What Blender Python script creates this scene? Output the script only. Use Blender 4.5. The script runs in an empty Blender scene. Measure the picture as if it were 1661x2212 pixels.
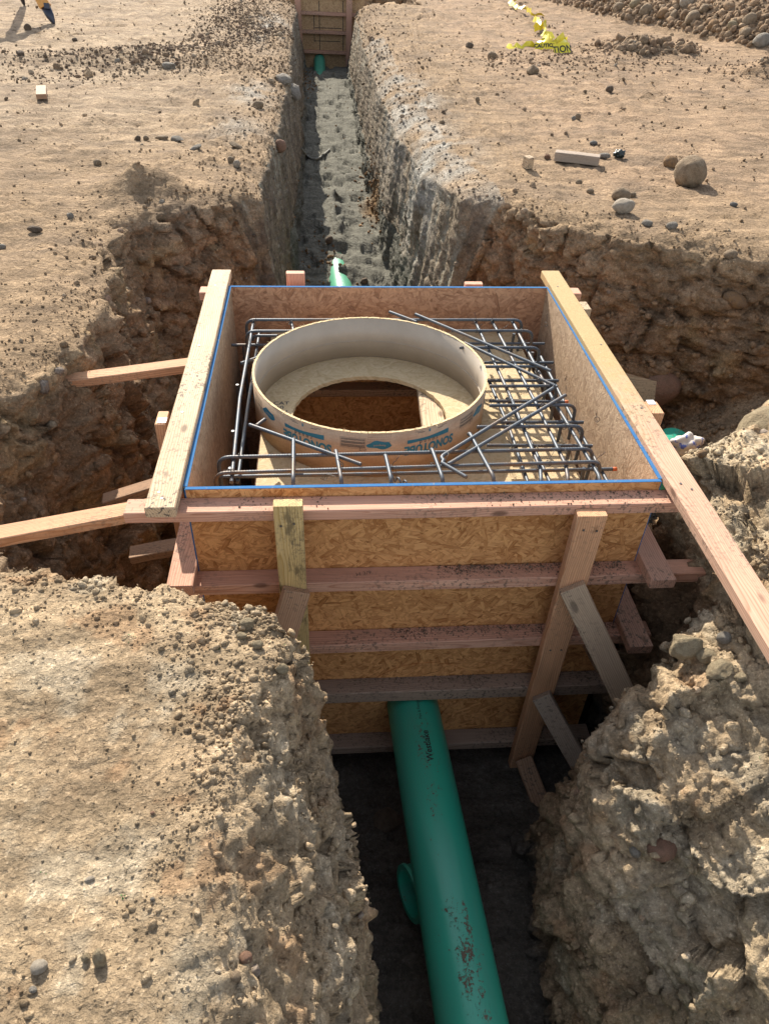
import bpy, math, random
import numpy as np
from mathutils import Vector, Matrix
random.seed(7); RNG = np.random.default_rng(7)
SC = bpy.context.scene
COL = SC.collection
rad = math.radians

# ------------------------------------------------------------ camera, sky, sun, exposure
F_PX, W_PX, H_PX = 1592.0, 1661.0, 2212.0
CAM = np.array([-0.3193, -1.853, 1.4344])
PITCH, YAW, ROLL = 0.6943, 0.0976, 0.0432
def _basis():
    cy, sy = math.cos(YAW), math.sin(YAW); cp, sp = math.cos(PITCH), math.sin(PITCH)
    fwd = np.array([sy*cp, cy*cp, -sp]); r = np.array([cy, -sy, 0.0]); u = np.cross(r, fwd)
    cr, sr = math.cos(ROLL), math.sin(ROLL)
    return r*cr+u*sr, -r*sr+u*cr, fwd
CR, CU, CF = _basis()
def at(px, py, axis, val):
    """point of the photograph (1661x2212) met with the real plane axis = val"""
    d = CF + CR*(px-830.5)/F_PX - CU*(py-1106.0)/F_PX
    k = 'xyz'.index(axis)
    return CAM + d*((val-CAM[k])/d[k])
cam_data = bpy.data.cameras.new('camera'); cam = bpy.data.objects.new('camera', cam_data); COL.objects.link(cam)
cam_data.sensor_fit = 'HORIZONTAL'; cam_data.sensor_width = 36.0; cam_data.lens = 36.0*F_PX/W_PX
cam_data.clip_start = 0.05; cam_data.clip_end = 600
M = Matrix.Identity(4)
for i in range(3):
    M[i][0], M[i][1], M[i][2], M[i][3] = CR[i], CU[i], -CF[i], CAM[i]
cam.matrix_world = M
SC.camera = cam

SUN_EL, SUN_AZ = rad(35.0), rad(14.5)          # the sun stands beyond the pit, a little to the left
world = bpy.data.worlds.new('World'); SC.world = world; world.use_nodes = True
wn = world.node_tree; wn.nodes.clear()
wo = wn.nodes.new('ShaderNodeOutputWorld'); wb = wn.nodes.new('ShaderNodeBackground'); ws = wn.nodes.new('ShaderNodeTexSky')
ws.sky_type = 'NISHITA'; ws.sun_disc = False; ws.sun_elevation = SUN_EL; ws.sun_rotation = -SUN_AZ
wb.inputs['Strength'].default_value = 0.15
wh = wn.nodes.new('ShaderNodeHueSaturation'); wh.inputs['Saturation'].default_value = 0.45
wn.links.new(ws.outputs[0], wh.inputs['Color']); wn.links.new(wh.outputs[0], wb.inputs[0]); wn.links.new(wb.outputs[0], wo.inputs[0])
sd = bpy.data.lights.new('sun', 'SUN'); sd.energy = 5.0; sd.angle = rad(0.5); sd.color = (1.0, 0.92, 0.79)
sun = bpy.data.objects.new('sun', sd); COL.objects.link(sun)
sdir = Vector((math.sin(SUN_AZ)*math.cos(SUN_EL), -math.cos(SUN_AZ)*math.cos(SUN_EL), -math.sin(SUN_EL)))
sun.rotation_euler = sdir.to_track_quat('-Z', 'Y').to_euler(); sun.location = (-3, 8, 8)
SC.view_settings.view_transform = 'Standard'; SC.view_settings.look = 'None'
SC.view_settings.exposure = 0.88; SC.view_settings.gamma = 1.0; SC.view_settings.use_curve_mapping = False

# ------------------------------------------------------------ small helpers
def tag(o, label=None, cat=None, group=None, kind=None):
    if label: o['label'] = label
    if cat: o['category'] = cat
    if group: o['group'] = group
    if kind: o['kind'] = kind
    return o
def thing(name, label, cat, loc=(0, 0, 0), group=None):
    o = bpy.data.objects.new(name, None); COL.objects.link(o); o.location = loc
    o.empty_display_size = 0.05
    return tag(o, label, cat, group)
def put(name, mesh, mat, parent=None, world_m=None):
    o = bpy.data.objects.new(name, mesh); COL.objects.link(o)
    if mat is not None and len(mesh.materials) == 0: mesh.materials.append(mat)
    m = world_m if world_m is not None else Matrix.Identity(4)
    if parent is not None:
        o.parent = parent
        base = Matrix.Identity(4); p = parent
        chain = []
        while p is not None: chain.append(p); p = p.parent
        for p in reversed(chain): base = base @ p.matrix_basis
        m = base.inverted() @ m
    o.matrix_basis = m
    return o
def mesh_from(name, v, f, smooth=False):
    me = bpy.data.meshes.new(name); me.from_pydata([tuple(map(float, p)) for p in v], [], [tuple(map(int, q)) for q in f])
    me.update()
    if smooth: me.shade_smooth()
    return me
def mesh_np(name, V, Q, smooth=False):
    """V (n,3), Q (m,k) all faces of k corners"""
    me = bpy.data.meshes.new(name); V = np.asarray(V, np.float32); Q = np.asarray(Q, np.int32); k = Q.shape[1]
    me.vertices.add(len(V)); me.vertices.foreach_set('co', V.ravel())
    me.loops.add(Q.size); me.loops.foreach_set('vertex_index', Q.ravel())
    me.polygons.add(len(Q)); me.polygons.foreach_set('loop_start', np.arange(0, Q.size, k, dtype=np.int32))
    me.polygons.foreach_set('loop_total', np.full(len(Q), k, np.int32))
    if smooth: me.polygons.foreach_set('use_smooth', np.ones(len(Q), bool))
    me.update(calc_edges=True); me.validate()
    return me
def set_col(me, C):
    a = me.color_attributes.new('Col', 'FLOAT_COLOR', 'POINT')
    A = np.ones((len(me.vertices), 4), np.float32); A[:, :3] = C
    a.data.foreach_set('color', A.ravel())

# value noise, vectorised
_LAT = RNG.random((64, 64, 64)).astype(np.float32)
def vnoise(x, y, z):
    x = np.asarray(x, np.float32); y = np.asarray(y, np.float32); z = np.asarray(z, np.float32)
    x, y, z = np.broadcast_arrays(x, y, z)
    xi = np.floor(x); yi = np.floor(y); zi = np.floor(z)
    fx = x-xi; fy = y-yi; fz = z-zi
    fx = fx*fx*(3-2*fx); fy = fy*fy*(3-2*fy); fz = fz*fz*(3-2*fz)
    xi = xi.astype(np.int64) & 63; yi = yi.astype(np.int64) & 63; zi = zi.astype(np.int64) & 63
    x1 = (xi+1) & 63; y1 = (yi+1) & 63; z1 = (zi+1) & 63
    L = _LAT
    a = L[xi, yi, zi]*(1-fx)+L[x1, yi, zi]*fx; b = L[xi, y1, zi]*(1-fx)+L[x1, y1, zi]*fx
    c = L[xi, yi, z1]*(1-fx)+L[x1, yi, z1]*fx; d = L[xi, y1, z1]*(1-fx)+L[x1, y1, z1]*fx
    e = a*(1-fy)+b*fy; g = c*(1-fy)+d*fy
    return (e*(1-fz)+g*fz)*2-1
def fbm(x, y, z, s, n=4, g=0.5, off=0.0):
    o = 0; a = 1.0; t = 0
    for i in range(n):
        o = o+a*vnoise(x*s+off+i*7.3, y*s+off*1.7+i*3.1, z*s+off*.3+i*5.7); t += a; a *= g; s *= 2.03
    return o/t
def worley(x, y, z, s, seed=0):
    """distance to the nearest and second nearest feature point, in cells, and a random value per cell"""
    x = x*s; y = y*s; z = z*s
    xi = np.floor(x).astype(np.int64); yi = np.floor(y).astype(np.int64); zi = np.floor(z).astype(np.int64)
    f1 = np.full(x.shape, 9.0, np.float32); f2 = f1.copy(); rid = np.zeros(x.shape, np.float32); tl = np.zeros(x.shape, np.float32)
    for i in (-1, 0, 1):
        for j in (-1, 0, 1):
            for k in (-1, 0, 1):
                a = (xi+i+seed) & 63; b = (yi+j+seed*3) & 63; c = (zi+k) & 63
                px = xi+i+_LAT[a, b, c]; py = yi+j+_LAT[b, c, a]; pz = zi+k+_LAT[c, a, b]
                d = np.sqrt((px-x)**2+(py-y)**2+(pz-z)**2).astype(np.float32)
                n = d < f1
                f2 = np.where(n, f1, np.minimum(f2, d)); rid = np.where(n, _LAT[b, a, c], rid); tl = np.where(n, ((x-px)*(_LAT[a, c, b]-.5)+(y-py)*(_LAT[c, b, a]-.5)+(z-pz)*(_LAT[b, c, c]-.5))*2, tl); f1 = np.where(n, d, f1)
    worley.tilt = tl.astype(np.float32)
    return f1, f2, rid
def sstep(t): t = np.clip(t, 0, 1); return t*t*(3-2*t)

# ------------------------------------------------------------ materials
def new_mat(name):
    m = bpy.data.materials.new(name); m.use_nodes = True; nt = m.node_tree; nt.nodes.clear()
    out = nt.nodes.new('ShaderNodeOutputMaterial'); b = nt.nodes.new('ShaderNodeBsdfPrincipled')
    nt.links.new(b.outputs[0], out.inputs[0])
    return m, nt, b
def N(nt, typ, **kw):
    n = nt.nodes.new(typ)
    for k, v in kw.items():
        if k.startswith('i_'):
            key = k[2:]; n.inputs[int(key) if key.isdigit() else key].default_value = v
        else: setattr(n, k, v)
    return n
def L(nt, a, b): nt.links.new(a, b)
def math_n(nt, op, a, b=None, clamp=False):
    n = N(nt, 'ShaderNodeMath', operation=op, use_clamp=clamp)
    for i, v in enumerate((a, b)):
        if v is None: continue
        if isinstance(v, (int, float)): n.inputs[i].default_value = v
        else: L(nt, v, n.inputs[i])
    return n.outputs[0]
def mixc(nt, fac, a, b, mode='MIX'):
    n = N(nt, 'ShaderNodeMix', data_type='RGBA', blend_type=mode)
    for sock, v in ((n.inputs[0], fac), (n.inputs[6], a), (n.inputs[7], b)):
        if isinstance(v, (int, float)): sock.default_value = v
        elif isinstance(v, tuple): sock.default_value = (*v, 1.0) if len(v) == 3 else v
        else: L(nt, v, sock)
    return n.outputs[2]
def ramp(nt, fac, stops):
    n = N(nt, 'ShaderNodeValToRGB'); cr = n.color_ramp
    while len(cr.elements) < len(stops): cr.elements.new(0.5)
    for e, (p, c) in zip(cr.elements, stops):
        e.position = p; e.color = (c, c, c, 1) if isinstance(c, (int, float)) else (*c, 1)
    L(nt, fac, n.inputs[0]); return n.outputs[0]
def noise_n(nt, vec, scale, detail=4, rough=0.55, dist=0.0):
    n = N(nt, 'ShaderNodeTexNoise', i_Scale=scale, i_Detail=detail, i_Roughness=rough, i_Distortion=dist)
    if vec is not None: L(nt, vec, n.inputs['Vector'])
    return n.outputs['Fac']
def bump_n(nt, h, strength, dist, normal=None):
    n = N(nt, 'ShaderNodeBump', i_Strength=strength, i_Distance=dist); L(nt, h, n.inputs['Height'])
    if normal is not None: L(nt, normal, n.inputs['Normal'])
    return n.outputs[0]
def vmap(nt, vec, scale=(1, 1, 1), loc=(0, 0, 0), rot=(0, 0, 0)):
    n = N(nt, 'ShaderNodeMapping'); n.inputs['Scale'].default_value = scale; n.inputs['Location'].default_value = loc; n.inputs['Rotation'].default_value = rot
    L(nt, vec, n.inputs['Vector']); return n.outputs[0]

def soil_mat():
    m, nt, b = new_mat('soil')
    geo = N(nt, 'ShaderNodeNewGeometry').outputs['Position']
    col = N(nt, 'ShaderNodeVertexColor', layer_name='Col').outputs[0]
    n1 = noise_n(nt, geo, 7, 6, .6); n2 = noise_n(nt, geo, 55, 5, .7); n3 = noise_n(nt, geo, 260, 3, .7)
    v = N(nt, 'ShaderNodeTexVoronoi', feature='F1', i_Scale=70.0); L(nt, geo, v.inputs['Vector'])
    v2 = N(nt, 'ShaderNodeTexVoronoi', feature='F1', i_Scale=190.0); L(nt, geo, v2.inputs['Vector'])
    k = ramp(nt, n1, [(.28, .78), (.7, 1.18)]); k2 = ramp(nt, n2, [(.28, .58), (.70, 1.28)]); k3 = ramp(nt, n3, [(.2, .82), (.8, 1.16)])
    c = mixc(nt, 1.0, col, k, 'MULTIPLY'); c = mixc(nt, 1.0, c, k2, 'MULTIPLY'); c = mixc(nt, 1.0, c, k3, 'MULTIPLY')
    n5 = noise_n(nt, vmap(nt, geo, (3.0, 11.0, 8.0)), 1.0, 6, .7)
    c = mixc(nt, 1.0, c, ramp(nt, n5, [(.32, .60), (.62, 1.20)]), 'MULTIPLY')
    # pale and rusty grains, each with its own colour
    g = ramp(nt, v2.outputs['Color'], [(.80, 0.0), (.83, .5)])
    c = mixc(nt, g, c, mixc(nt, 1.0, c, (1.7, 1.75, 1.85), 'MULTIPLY'))
    g2 = ramp(nt, v.outputs['Color'], [(.08, .4), (.12, 0.0)])
    c = mixc(nt, g2, c, mixc(nt, 1.0, c, (.55, .48, .42), 'MULTIPLY'))
    L(nt, c, b.inputs['Base Color']); b.inputs['Roughness'].default_value = .95; b.inputs['Specular IOR Level'].default_value = .15
    h0 = bump_n(nt, noise_n(nt, vmap(nt, geo, (6.0, 11.0, 8.0)), 1.0, 7, .72), .7, .026)
    h1 = bump_n(nt, noise_n(nt, geo, 22, 8, .68, .4), .9, .024, h0)
    h2 = bump_n(nt, v.outputs['Distance'], .55, .006, h1)
    h3 = bump_n(nt, n2, .8, .006, h2)
    h4 = bump_n(nt, v2.outputs['Distance'], .5, .0022, h3)
    # pressed tread marks in patches
    wv = N(nt, 'ShaderNodeTexWave', wave_type='BANDS', bands_direction='DIAGONAL', i_Scale=9.0, i_Distortion=7.0, i_Detail=1.0); wv.inputs['Detail Scale'].default_value = 1.2; L(nt, geo, wv.inputs['Vector'])
    msk = ramp(nt, noise_n(nt, geo, 3.2, 3, .5), [(.50, 0.0), (.58, 1.0)])
    h4 = bump_n(nt, math_n(nt, 'MULTIPLY', wv.outputs['Fac'], msk), .5, .005, h4)
    L(nt, h4, b.inputs['Normal'])
    return m
MAT_SOIL = soil_mat()

# ------------------------------------------------------------ terrain: one sheet of ground with the pit and trenches cut into it
def axis_pts(lo, hi, a, b, step, grow, gmax=9.0, glo=None):
    mid = list(np.arange(a, b, step)); s = step; p = a; left = []
    while p > lo: s = min(s*(glo or grow), gmax); p -= s; left.append(p)
    s = step; p = mid[-1]; right = []
    while p < hi: s = min(s*grow, gmax); p += s; right.append(p)
    return np.array(left[::-1]+mid+right, np.float32)
GX = axis_pts(-70, 70, -1.08, 0.98, 0.0080, 1.030)
GY = axis_pts(-3.4, 160, -1.62, -0.25, 0.0080, 1.0135, glo=1.3)
GZ = np.arange(-1.72, 0.30, 0.0125, dtype=np.float32)
GZ = np.concatenate([GZ, 0.30+np.cumsum(0.0125*1.12**np.arange(1, 40))]).astype(np.float32)
GZ = GZ[GZ < 6.0]

def sdist(X, Y, poly):
    """signed distance to a polygon, positive inside"""
    P = np.array(poly, np.float32); d = np.full(X.shape, 1e9, np.float32); ins = np.zeros(X.shape, bool)
    for i in range(len(P)):
        a = P[i]; b = P[(i+1) % len(P)]; e = b-a; wx = X-a[0]; wy = Y-a[1]
        t = np.clip((wx*e[0]+wy*e[1])/(e@e), 0, 1)
        d = np.minimum(d, (wx-e[0]*t)**2+(wy-e[1]*t)**2)
        if a[1] != b[1]:
            c = ((a[1] <= Y) & (b[1] > Y)) | ((b[1] <= Y) & (a[1] > Y))
            xx = a[0]+(Y-a[1])/(b[1]-a[1])*(b[0]-a[0])
            ins ^= c & (X < xx)
    d = np.sqrt(d); return np.where(ins, d, -d)
PIT = [(-1.62, -.1), (-1.5, -.26), (-1.21, -.34), (-.80, -.40), (-.54, -.48), (-.40, -.58), (-.30, -.75), (.46, -.74), (.53, -.62), (.72, -.48), (.84, -.42), (1.04, -.36), (1.0, .25), (1.4, .54), (2.0, .86), (3.6, 1.25),
       (3.6, 1.5), (2.08, 1.98), (1.39, 2.35), (1.12, 2.55), (.95, 2.75), (.62, 3.0), (-.75, 2.95), (-1.15, 2.72), (-1.5, 2.42), (-1.42, 1.75), (-1.38, 1.0), (-1.58, .4)]
TRENCH = [(-.66, 2.7), (-.74, 3.2), (-.70, 4.0), (-.68, 7.2), (-.74, 13.9), (-.74, 14.6), (.36, 14.6), (.30, 12.0), (.30, 8.2), (.36, 5.5), (.42, 4.0), (.56, 3.2), (.58, 2.7)]
FRONT = [(-.36, -.5), (.50, -.5), (.49, -.62), (.455, -.8), (.435, -1.3), (.45, -3.3), (-.30, -3.3), (-.28, -1.4), (-.285, -1.0), (-.33, -.74)]
FARPIT = [(-1.3, 13.9), (-1.3, 16.6), (1.5, 16.6), (1.5, 13.9)]

MX = np.array([.28, .445, .54, .625, .735, .92, 1.2, 1.8, 3.0])
MY = np.array([-3.4, -1.3, -1.15, -.9, -.7, -.52, -.3, .3, .9])
MZ = np.array([[-1.38, -1.27, -1.14, -.98, -.80, -.55, -.33, -.13, 0],
               [-1.35, -1.22, -1.08, -.92, -.74, -.49, -.28, -.10, 0],
               [-1.20, -1.02, -.88, -.76, -.62, -.42, -.24, -.09, 0],
               [-.90, -.66, -.58, -.52, -.44, -.31, -.17, -.06, 0],
               [-.50, -.47, -.43, -.38, -.33, -.24, -.13, -.05, 0],
               [-.45, -.42, -.40, -.35, -.28, -.19, -.10, -.04, 0],
               [-.30, -.30, -.28, -.25, -.22, -.17, -.07, 0, .02],
               [-.1, -.1, -.1, -.1, -.1, -.10, -.02, 0, .02],
               [0, 0, 0, 0, 0, 0, 0, 0, 0]])
def mound(X, Y):
    ix = np.clip(np.searchsorted(MX, X)-1, 0, len(MX)-2); iy = np.clip(np.searchsorted(MY, Y)-1, 0, len(MY)-2)
    tx = np.clip((X-MX[ix])/(MX[ix+1]-MX[ix]), 0, 1); ty = np.clip((Y-MY[iy])/(MY[iy+1]-MY[iy]), 0, 1)
    return (MZ[iy, ix]*(1-tx)+MZ[iy, ix+1]*tx)*(1-ty)+(MZ[iy+1, ix]*(1-tx)+MZ[iy+1, ix+1]*tx)*ty

def height(X, Y):
    Z0 = np.zeros_like(X)
    n1 = fbm(X, Y, Z0, .55, 3, off=3.0); n2 = fbm(X, Y, Z0, 2.3, 3, off=9.0); n3 = fbm(X, Y, Z0, 7.0, 3, off=21.0)
    jx = .05*fbm(X, Y, Z0, 2.6, 4, .6, off=31); jy = .05*fbm(X, Y, Z0, 2.6, 4, .6, off=47)
    Xj = X+jx; Yj = Y+jy
    T = .022*n1*np.clip((Y+1.5)/4, 0.3, 1.6)+.016*n2+.008*n3
    # the block the photographer stands on: rounded shoulder falling to the trench on its right
    x0 = np.interp(Y, [-3.4, -1.4, -1.0, -.75, -.55, -.4], [-.60, -.58, -.56, -.50, -.44, -.40])
    s = np.clip((Xj-x0)/np.maximum(-.25-x0, .08), 0, 1)
    shoulder = -.62*s**1.7*np.clip((-.42-Y)/.35, 0, 1)
    T = T+np.where((X < .1) & (Y < -.3), shoulder, 0)
    mm = (X > .1) & (Y < .9)
    T = np.where(mm, mound(Xj, Yj)+.02*n2+.02*n3, T)
    # loose heap of spoil at the far right
    base = (X-4.35)*.50+(Y-13.2)*.16+.25*fbm(X, Y, Z0, .9, 3, off=70)
    base = np.where(Y < 9.2, base-(9.2-Y)*1.2, base)
    heap = np.clip(base, 0, None)
    T = T+np.where((Y > 7.5) & (X > 2.5), 2.1*(1-np.exp(-heap*.55)), 0)
    # small ridges of loose dirt
    def bumpat(cx, cy, rx, ry, h, rot=0.0):
        c, s_ = math.cos(rot), math.sin(rot); u = ((X-cx)*c+(Y-cy)*s_)/rx; v = (-(X-cx)*s_+(Y-cy)*c)/ry
        return h*np.exp(-(u*u+v*v))*(1+.8*n3)
    T = T+bumpat(-2.9, 7.6, 1.0, .35, .07)+bumpat(-1.95, 7.6, .7, .9, .07, .6)+bumpat(-1.5, 11.5, .4, 2.2, .07)
    T = T+bumpat(3.9, 9.0, .6, .4, .12)+bumpat(4.9, 7.6, .5, .35, .16)+bumpat(3.0, 8.4, .7, .4, .06)
    T = T+bumpat(-1.42, 2.98, .24, .15, .13)                      # lump on the pit's far-left edge
    h = T.copy()
    dp = sdist(Xj, Yj, PIT); dt = sdist(Xj*1.0, Y, TRENCH); df = sdist(X+.6*jx, Y, FRONT); dq = sdist(X, Y, FARPIT)
    out = np.minimum(np.abs(np.minimum(dp, 0)), np.abs(np.minimum(dt, 0)))
    h = h-.05*np.exp(-out/.06)-np.where(X > 0, .10, .03)*np.exp(np.minimum(dt, 0)/.16)*np.clip((Y-3.0)/1.0, 0, 1)
    pf = np.interp(Y, [-.62, -.25], [-1.40, -1.51])+.03*n2+.02*n3
    pf = np.where(X > 1.15, np.minimum(pf+(X-1.15)*.75, -.72+.05*n2), pf)
    pf = np.where(X < -1.0, pf+np.clip(-1.0-X, 0, .6)*.35, pf)
    w = .17+.05*n2+np.where((X > .4) & (Y > 2), .10, 0)+np.where((X < -1.2), .12, 0)
    h = np.where(dp > 0, np.minimum(h, T+(pf-T)*np.clip(dp/w, 0, 1)**.9), h)
    # bedding sand along the far trench
    sf = np.interp(Y, [2.0, 3.0, 3.6, 4.4, 5.0, 5.5, 7, 13.0, 13.6, 14.6], [-1.46, -1.38, -1.26, -1.17, -1.10, -1.04, -1.02, -.93, -.98, -1.02])
    sf = sf+.030*n3+.02*fbm(X, Y*1.6, Z0, 5.0, 3, off=88)-.02*np.clip(np.abs(fbm(X, Y, Z0, 9.0, 2, off=5)), 0, 1)
    xc = .02-.045*Y
    sf = sf+np.where(Y < 6.4, .075*np.exp(-((X-xc-.06)/.09)**2)*np.clip((Y-3.9)/.8, 0, 1)*np.clip(.55+1.4*n3, 0, 1.2), 0)
    wt = .15+.03*n2
    h = np.where((dt > 0) & (Y > 2.6), np.minimum(h, T+(sf-T)*np.clip(dt/wt, 0, 1)**.9), h)
    ff = np.interp(Y, [-3.4, -.9, -.6, -.25], [-1.31, -1.36, -1.40, -1.51])+.02*n2+.015*n3
    h = np.where(df > 0, np.minimum(h, T+(ff-T)*np.clip(df/.07, 0, 1)), h)
    h = np.where(dq > 0, np.minimum(h, T+(-1.3-T)*np.clip(dq/.12, 0, 1)), h)
    return h, dp, dt, df

def surface_nets():
    X, Y = np.meshgrid(GX, GY, indexing='ij')
    H, dp, dt, df = height(X, Y)
    nx, ny, nz = len(GX), len(GY), len(GZ)
    S = GZ[None, None, :] < H[:, :, None]                       # below ground
    C = S[:-1, :-1, :-1]; cnt = np.zeros(C.shape, np.uint8)
    for i in (0, 1):
        for j in (0, 1):
            for k in (0, 1):
                cnt += S[i:nx-1+i, j:ny-1+j, k:nz-1+k]
    act = (cnt > 0) & (cnt < 8)
    I, J, K = np.nonzero(act)
    idx = np.full(act.shape, -1, np.int32); idx[I, J, K] = np.arange(len(I))
    acc = np.zeros((len(I), 3), np.float64); num = np.zeros(len(I))
    def fval(i, j, k): return GZ[k]-H[i, j]
    corners = [(a, b, c) for a in (0, 1) for b in (0, 1) for c in (0, 1)]
    for a in corners:
        for ax in range(3):
            if a[ax]: continue
            b = list(a); b[ax] = 1
            fa = fval(I+a[0], J+a[1], K+a[2]); fb = fval(I+b[0], J+b[1], K+b[2])
            m = (fa < 0) != (fb < 0)
            t = np.where(m, fa/np.where(m, fa-fb, 1), 0)
            pa = np.stack([GX[I+a[0]], GY[J+a[1]], GZ[K+a[2]]], 1); pb = np.stack([GX[I+b[0]], GY[J+b[1]], GZ[K+b[2]]], 1)
            acc += np.where(m[:, None], pa+(pb-pa)*t[:, None], 0); num += m
    V = acc/num[:, None]
    Q = []
    def quads(ax):
        sl0 = [slice(None)]*3; sl1 = [slice(None)]*3; sl0[ax] = slice(0, -1); sl1[ax] = slice(1, None)
        A = S[tuple(sl0)]; B = S[tuple(sl1)]
        i, j, k = np.nonzero(A != B)
        o = [(1, 2), (2, 0), (0, 1)][ax]; idn = np.stack([i, j, k], 1)
        lim = np.array([nx-1, ny-1, nz-1])
        ok = (idn[:, o[0]] > 0) & (idn[:, o[1]] > 0) & (idn[:, o[0]] < lim[o[0]]) & (idn[:, o[1]] < lim[o[1]])
        idn = idn[ok]; down = A[i[ok], j[ok], k[ok]]
        def cell(u, v):
            c = idn.copy(); c[:, o[0]] -= u; c[:, o[1]] -= v; return idx[c[:, 0], c[:, 1], c[:, 2]]
        q = np.stack([cell(0, 0), cell(1, 0), cell(1, 1), cell(0, 1)], 1)
        q = np.where(down[:, None], q, q[:, ::-1])
        Q.append(q[(q >= 0).all(1)])
    for ax in range(3): quads(ax)
    return V, np.concatenate(Q), (I, J), (dp, dt, df)
def vnormals(V, Q):
    a = V[Q[:, 2]]-V[Q[:, 0]]; b = V[Q[:, 3]]-V[Q[:, 1]]; n = np.cross(a, b)
    Nn = np.zeros_like(V)
    for c in range(3):
        for k in range(4): Nn[:, c] += np.bincount(Q[:, k], n[:, c], len(V))
    return Nn/np.maximum(np.linalg.norm(Nn, axis=1, keepdims=True), 1e-12)

GV, GQ, (gI, gJ), (gdp, gdt, gdf) = surface_nets()
Nv = vnormals(GV, GQ)
# one smoothing pass evens the stair steps of the walls
def smooth_pass(V, Q, it=2):
    for _ in range(it):
        s = np.zeros_like(V); c = np.zeros(len(V))
        for a, b in ((0, 1), (1, 2), (2, 3), (3, 0)):
            for ax in range(3):
                s[:, ax] += np.bincount(Q[:, a], V[Q[:, b], ax], len(V))+np.bincount(Q[:, b], V[Q[:, a], ax], len(V))
            c += np.bincount(Q[:, a], minlength=len(V))+np.bincount(Q[:, b], minlength=len(V))
        V = .5*V+.5*s/np.maximum(c, 1)[:, None]
    return V
GV = smooth_pass(GV, GQ); Nv = vnormals(GV, GQ)
x, y, z = [GV[:, i].astype(np.float32) for i in range(3)]
vdp = gdp[gI, gJ]; vdt = gdt[gI, gJ]; vdf = gdf[gI, gJ]
wall = sstep((.86-Nv[:, 2])/.45)                                   # 1 on steep faces
dist = np.sqrt((x-CAM[0])**2+(y-CAM[1])**2)
far_tr = ((y > 2.9) & (vdt > -.25) & (y < 15)).astype(np.float32)
floor_tr = far_tr*(vdt > .10)*(z < -.80)
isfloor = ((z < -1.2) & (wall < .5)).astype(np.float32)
mound_r = ((x > .25) & (y < .9) & (z < .1) & (vdp < .03)).astype(np.float32)*sstep((z+1.30)/.15)
block_l = ((x < .0) & (y < -.3)).astype(np.float32)*sstep((z+1.25)/.12)
near = np.clip(1.6-dist/5, .25, 1)
big = fbm(x, y, z, 3.1, 4, .55, off=11)
mid = fbm(x, y, z, 12.0, 4, .6, off=17)
f1, f2, rid = worley(x+.03*mid, y+.03*mid, z*1.2+.02*mid, 11.0, 3); tA = worley.tilt
g1, g2, rid2 = worley(x+.01*mid, y, z, 27.0, 9); tB = worley.tilt
chunk = (np.minimum(f2-f1, .45)/.45)*(.4+.6*rid)                   # flat-topped clods with cracks between
chunk2 = (np.minimum(g2-g1, .5)/.5)*(.3+.7*rid2)
streak = fbm(x*2.2, y*9.0, z*.9, 2.6, 4, .6, off=5)
rough_patch = sstep((fbm(x, y, z, 2.0, 3, off=55)+.15)/.5)
shoulder_v = block_l*sstep((x+.62)/.2)
ridge = 1-2.2*np.abs(fbm(x+.05*big, y, z, 6.5, 4, .55, off=23))                # sharp crests
strata = fbm(x*.6+z*1.2, y*.7-x*.5, z*2.6+x*1.6, 5.2, 4, .62, off=71)
fine = fbm(x, y, z, 34.0, 3, .65, off=83)
amp_w = np.clip(wall*(1-far_tr)*(1-mound_r)*.72+mound_r*.55+shoulder_v*.34*(1-wall), 0, 1.05)
e1, e2, rid3 = worley(x+.06*big, y+.06*big, z+.05*mid, 4.6, 14); tC = worley.tilt
blockc = (np.minimum(e2-e1, .30)/.30)*(.35+.65*rid3)
pitw = wall*(y > -.3)*(1-mound_r)*(1-far_tr)
vfine = fbm(x, y, z, 75.0, 2, .6, off=93)
crack = np.exp(-np.maximum(e2-e1, 0)/.045)*sstep((rid3-.35)/.2); crack2 = np.exp(-np.maximum(f2-f1, 0)/.07)
dsp = pitw*(.022*blockc+.050*tC+.024*big+.020*ridge-.022*crack+.010*fine)+amp_w*(.036*big+.012*mid+.020*ridge+.006*chunk+(.040-.016*mound_r)*tA+(.018-.006*mound_r)*tB+.004*chunk2+.011*fine+.005*vfine-.026*crack-.010*crack2+.055*tC)+mound_r*(.030*strata-.008*big+.055*tC)
dsp += far_tr*wall*(.034*streak+.030*big+.016*mid+.022*chunk*rough_patch+.006*fine)
lip = np.exp(-(np.maximum(-vdp, 0)/.13)**2)*(vdp < .05)*(1-far_tr)
flat = (1-wall)*(1-np.clip(amp_w, 0, 1))
calm = 1-.45*block_l
dsp += flat*(1-floor_tr)*calm*(.010*mid+.0065*fine+.010*tA*rough_patch+.005*tB+.0025*vfine*(y < 1)+.007*chunk2*rough_patch+.012*chunk*np.clip(rough_patch**2+lip, 0, 1.2))*np.clip(.55+dist*.15, .6, 2.6)
dents = np.clip(.34-f1, 0, .34)/.34
foot = worley(x*1.0+.05*mid, y*.8, z*0, 4.6, 21)[0]; foot = sstep((.42-foot)/.18)
dsp += floor_tr*(.034*fbm(x, y*1.3, z, 5.0, 3, .5, off=61)-.048*foot+.010*fine+.010*mid)
dsp *= np.where(dist > 20, .3, 1)
GV = GV+Nv*dsp[:, None]
Nv2 = vnormals(GV, GQ)

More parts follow.
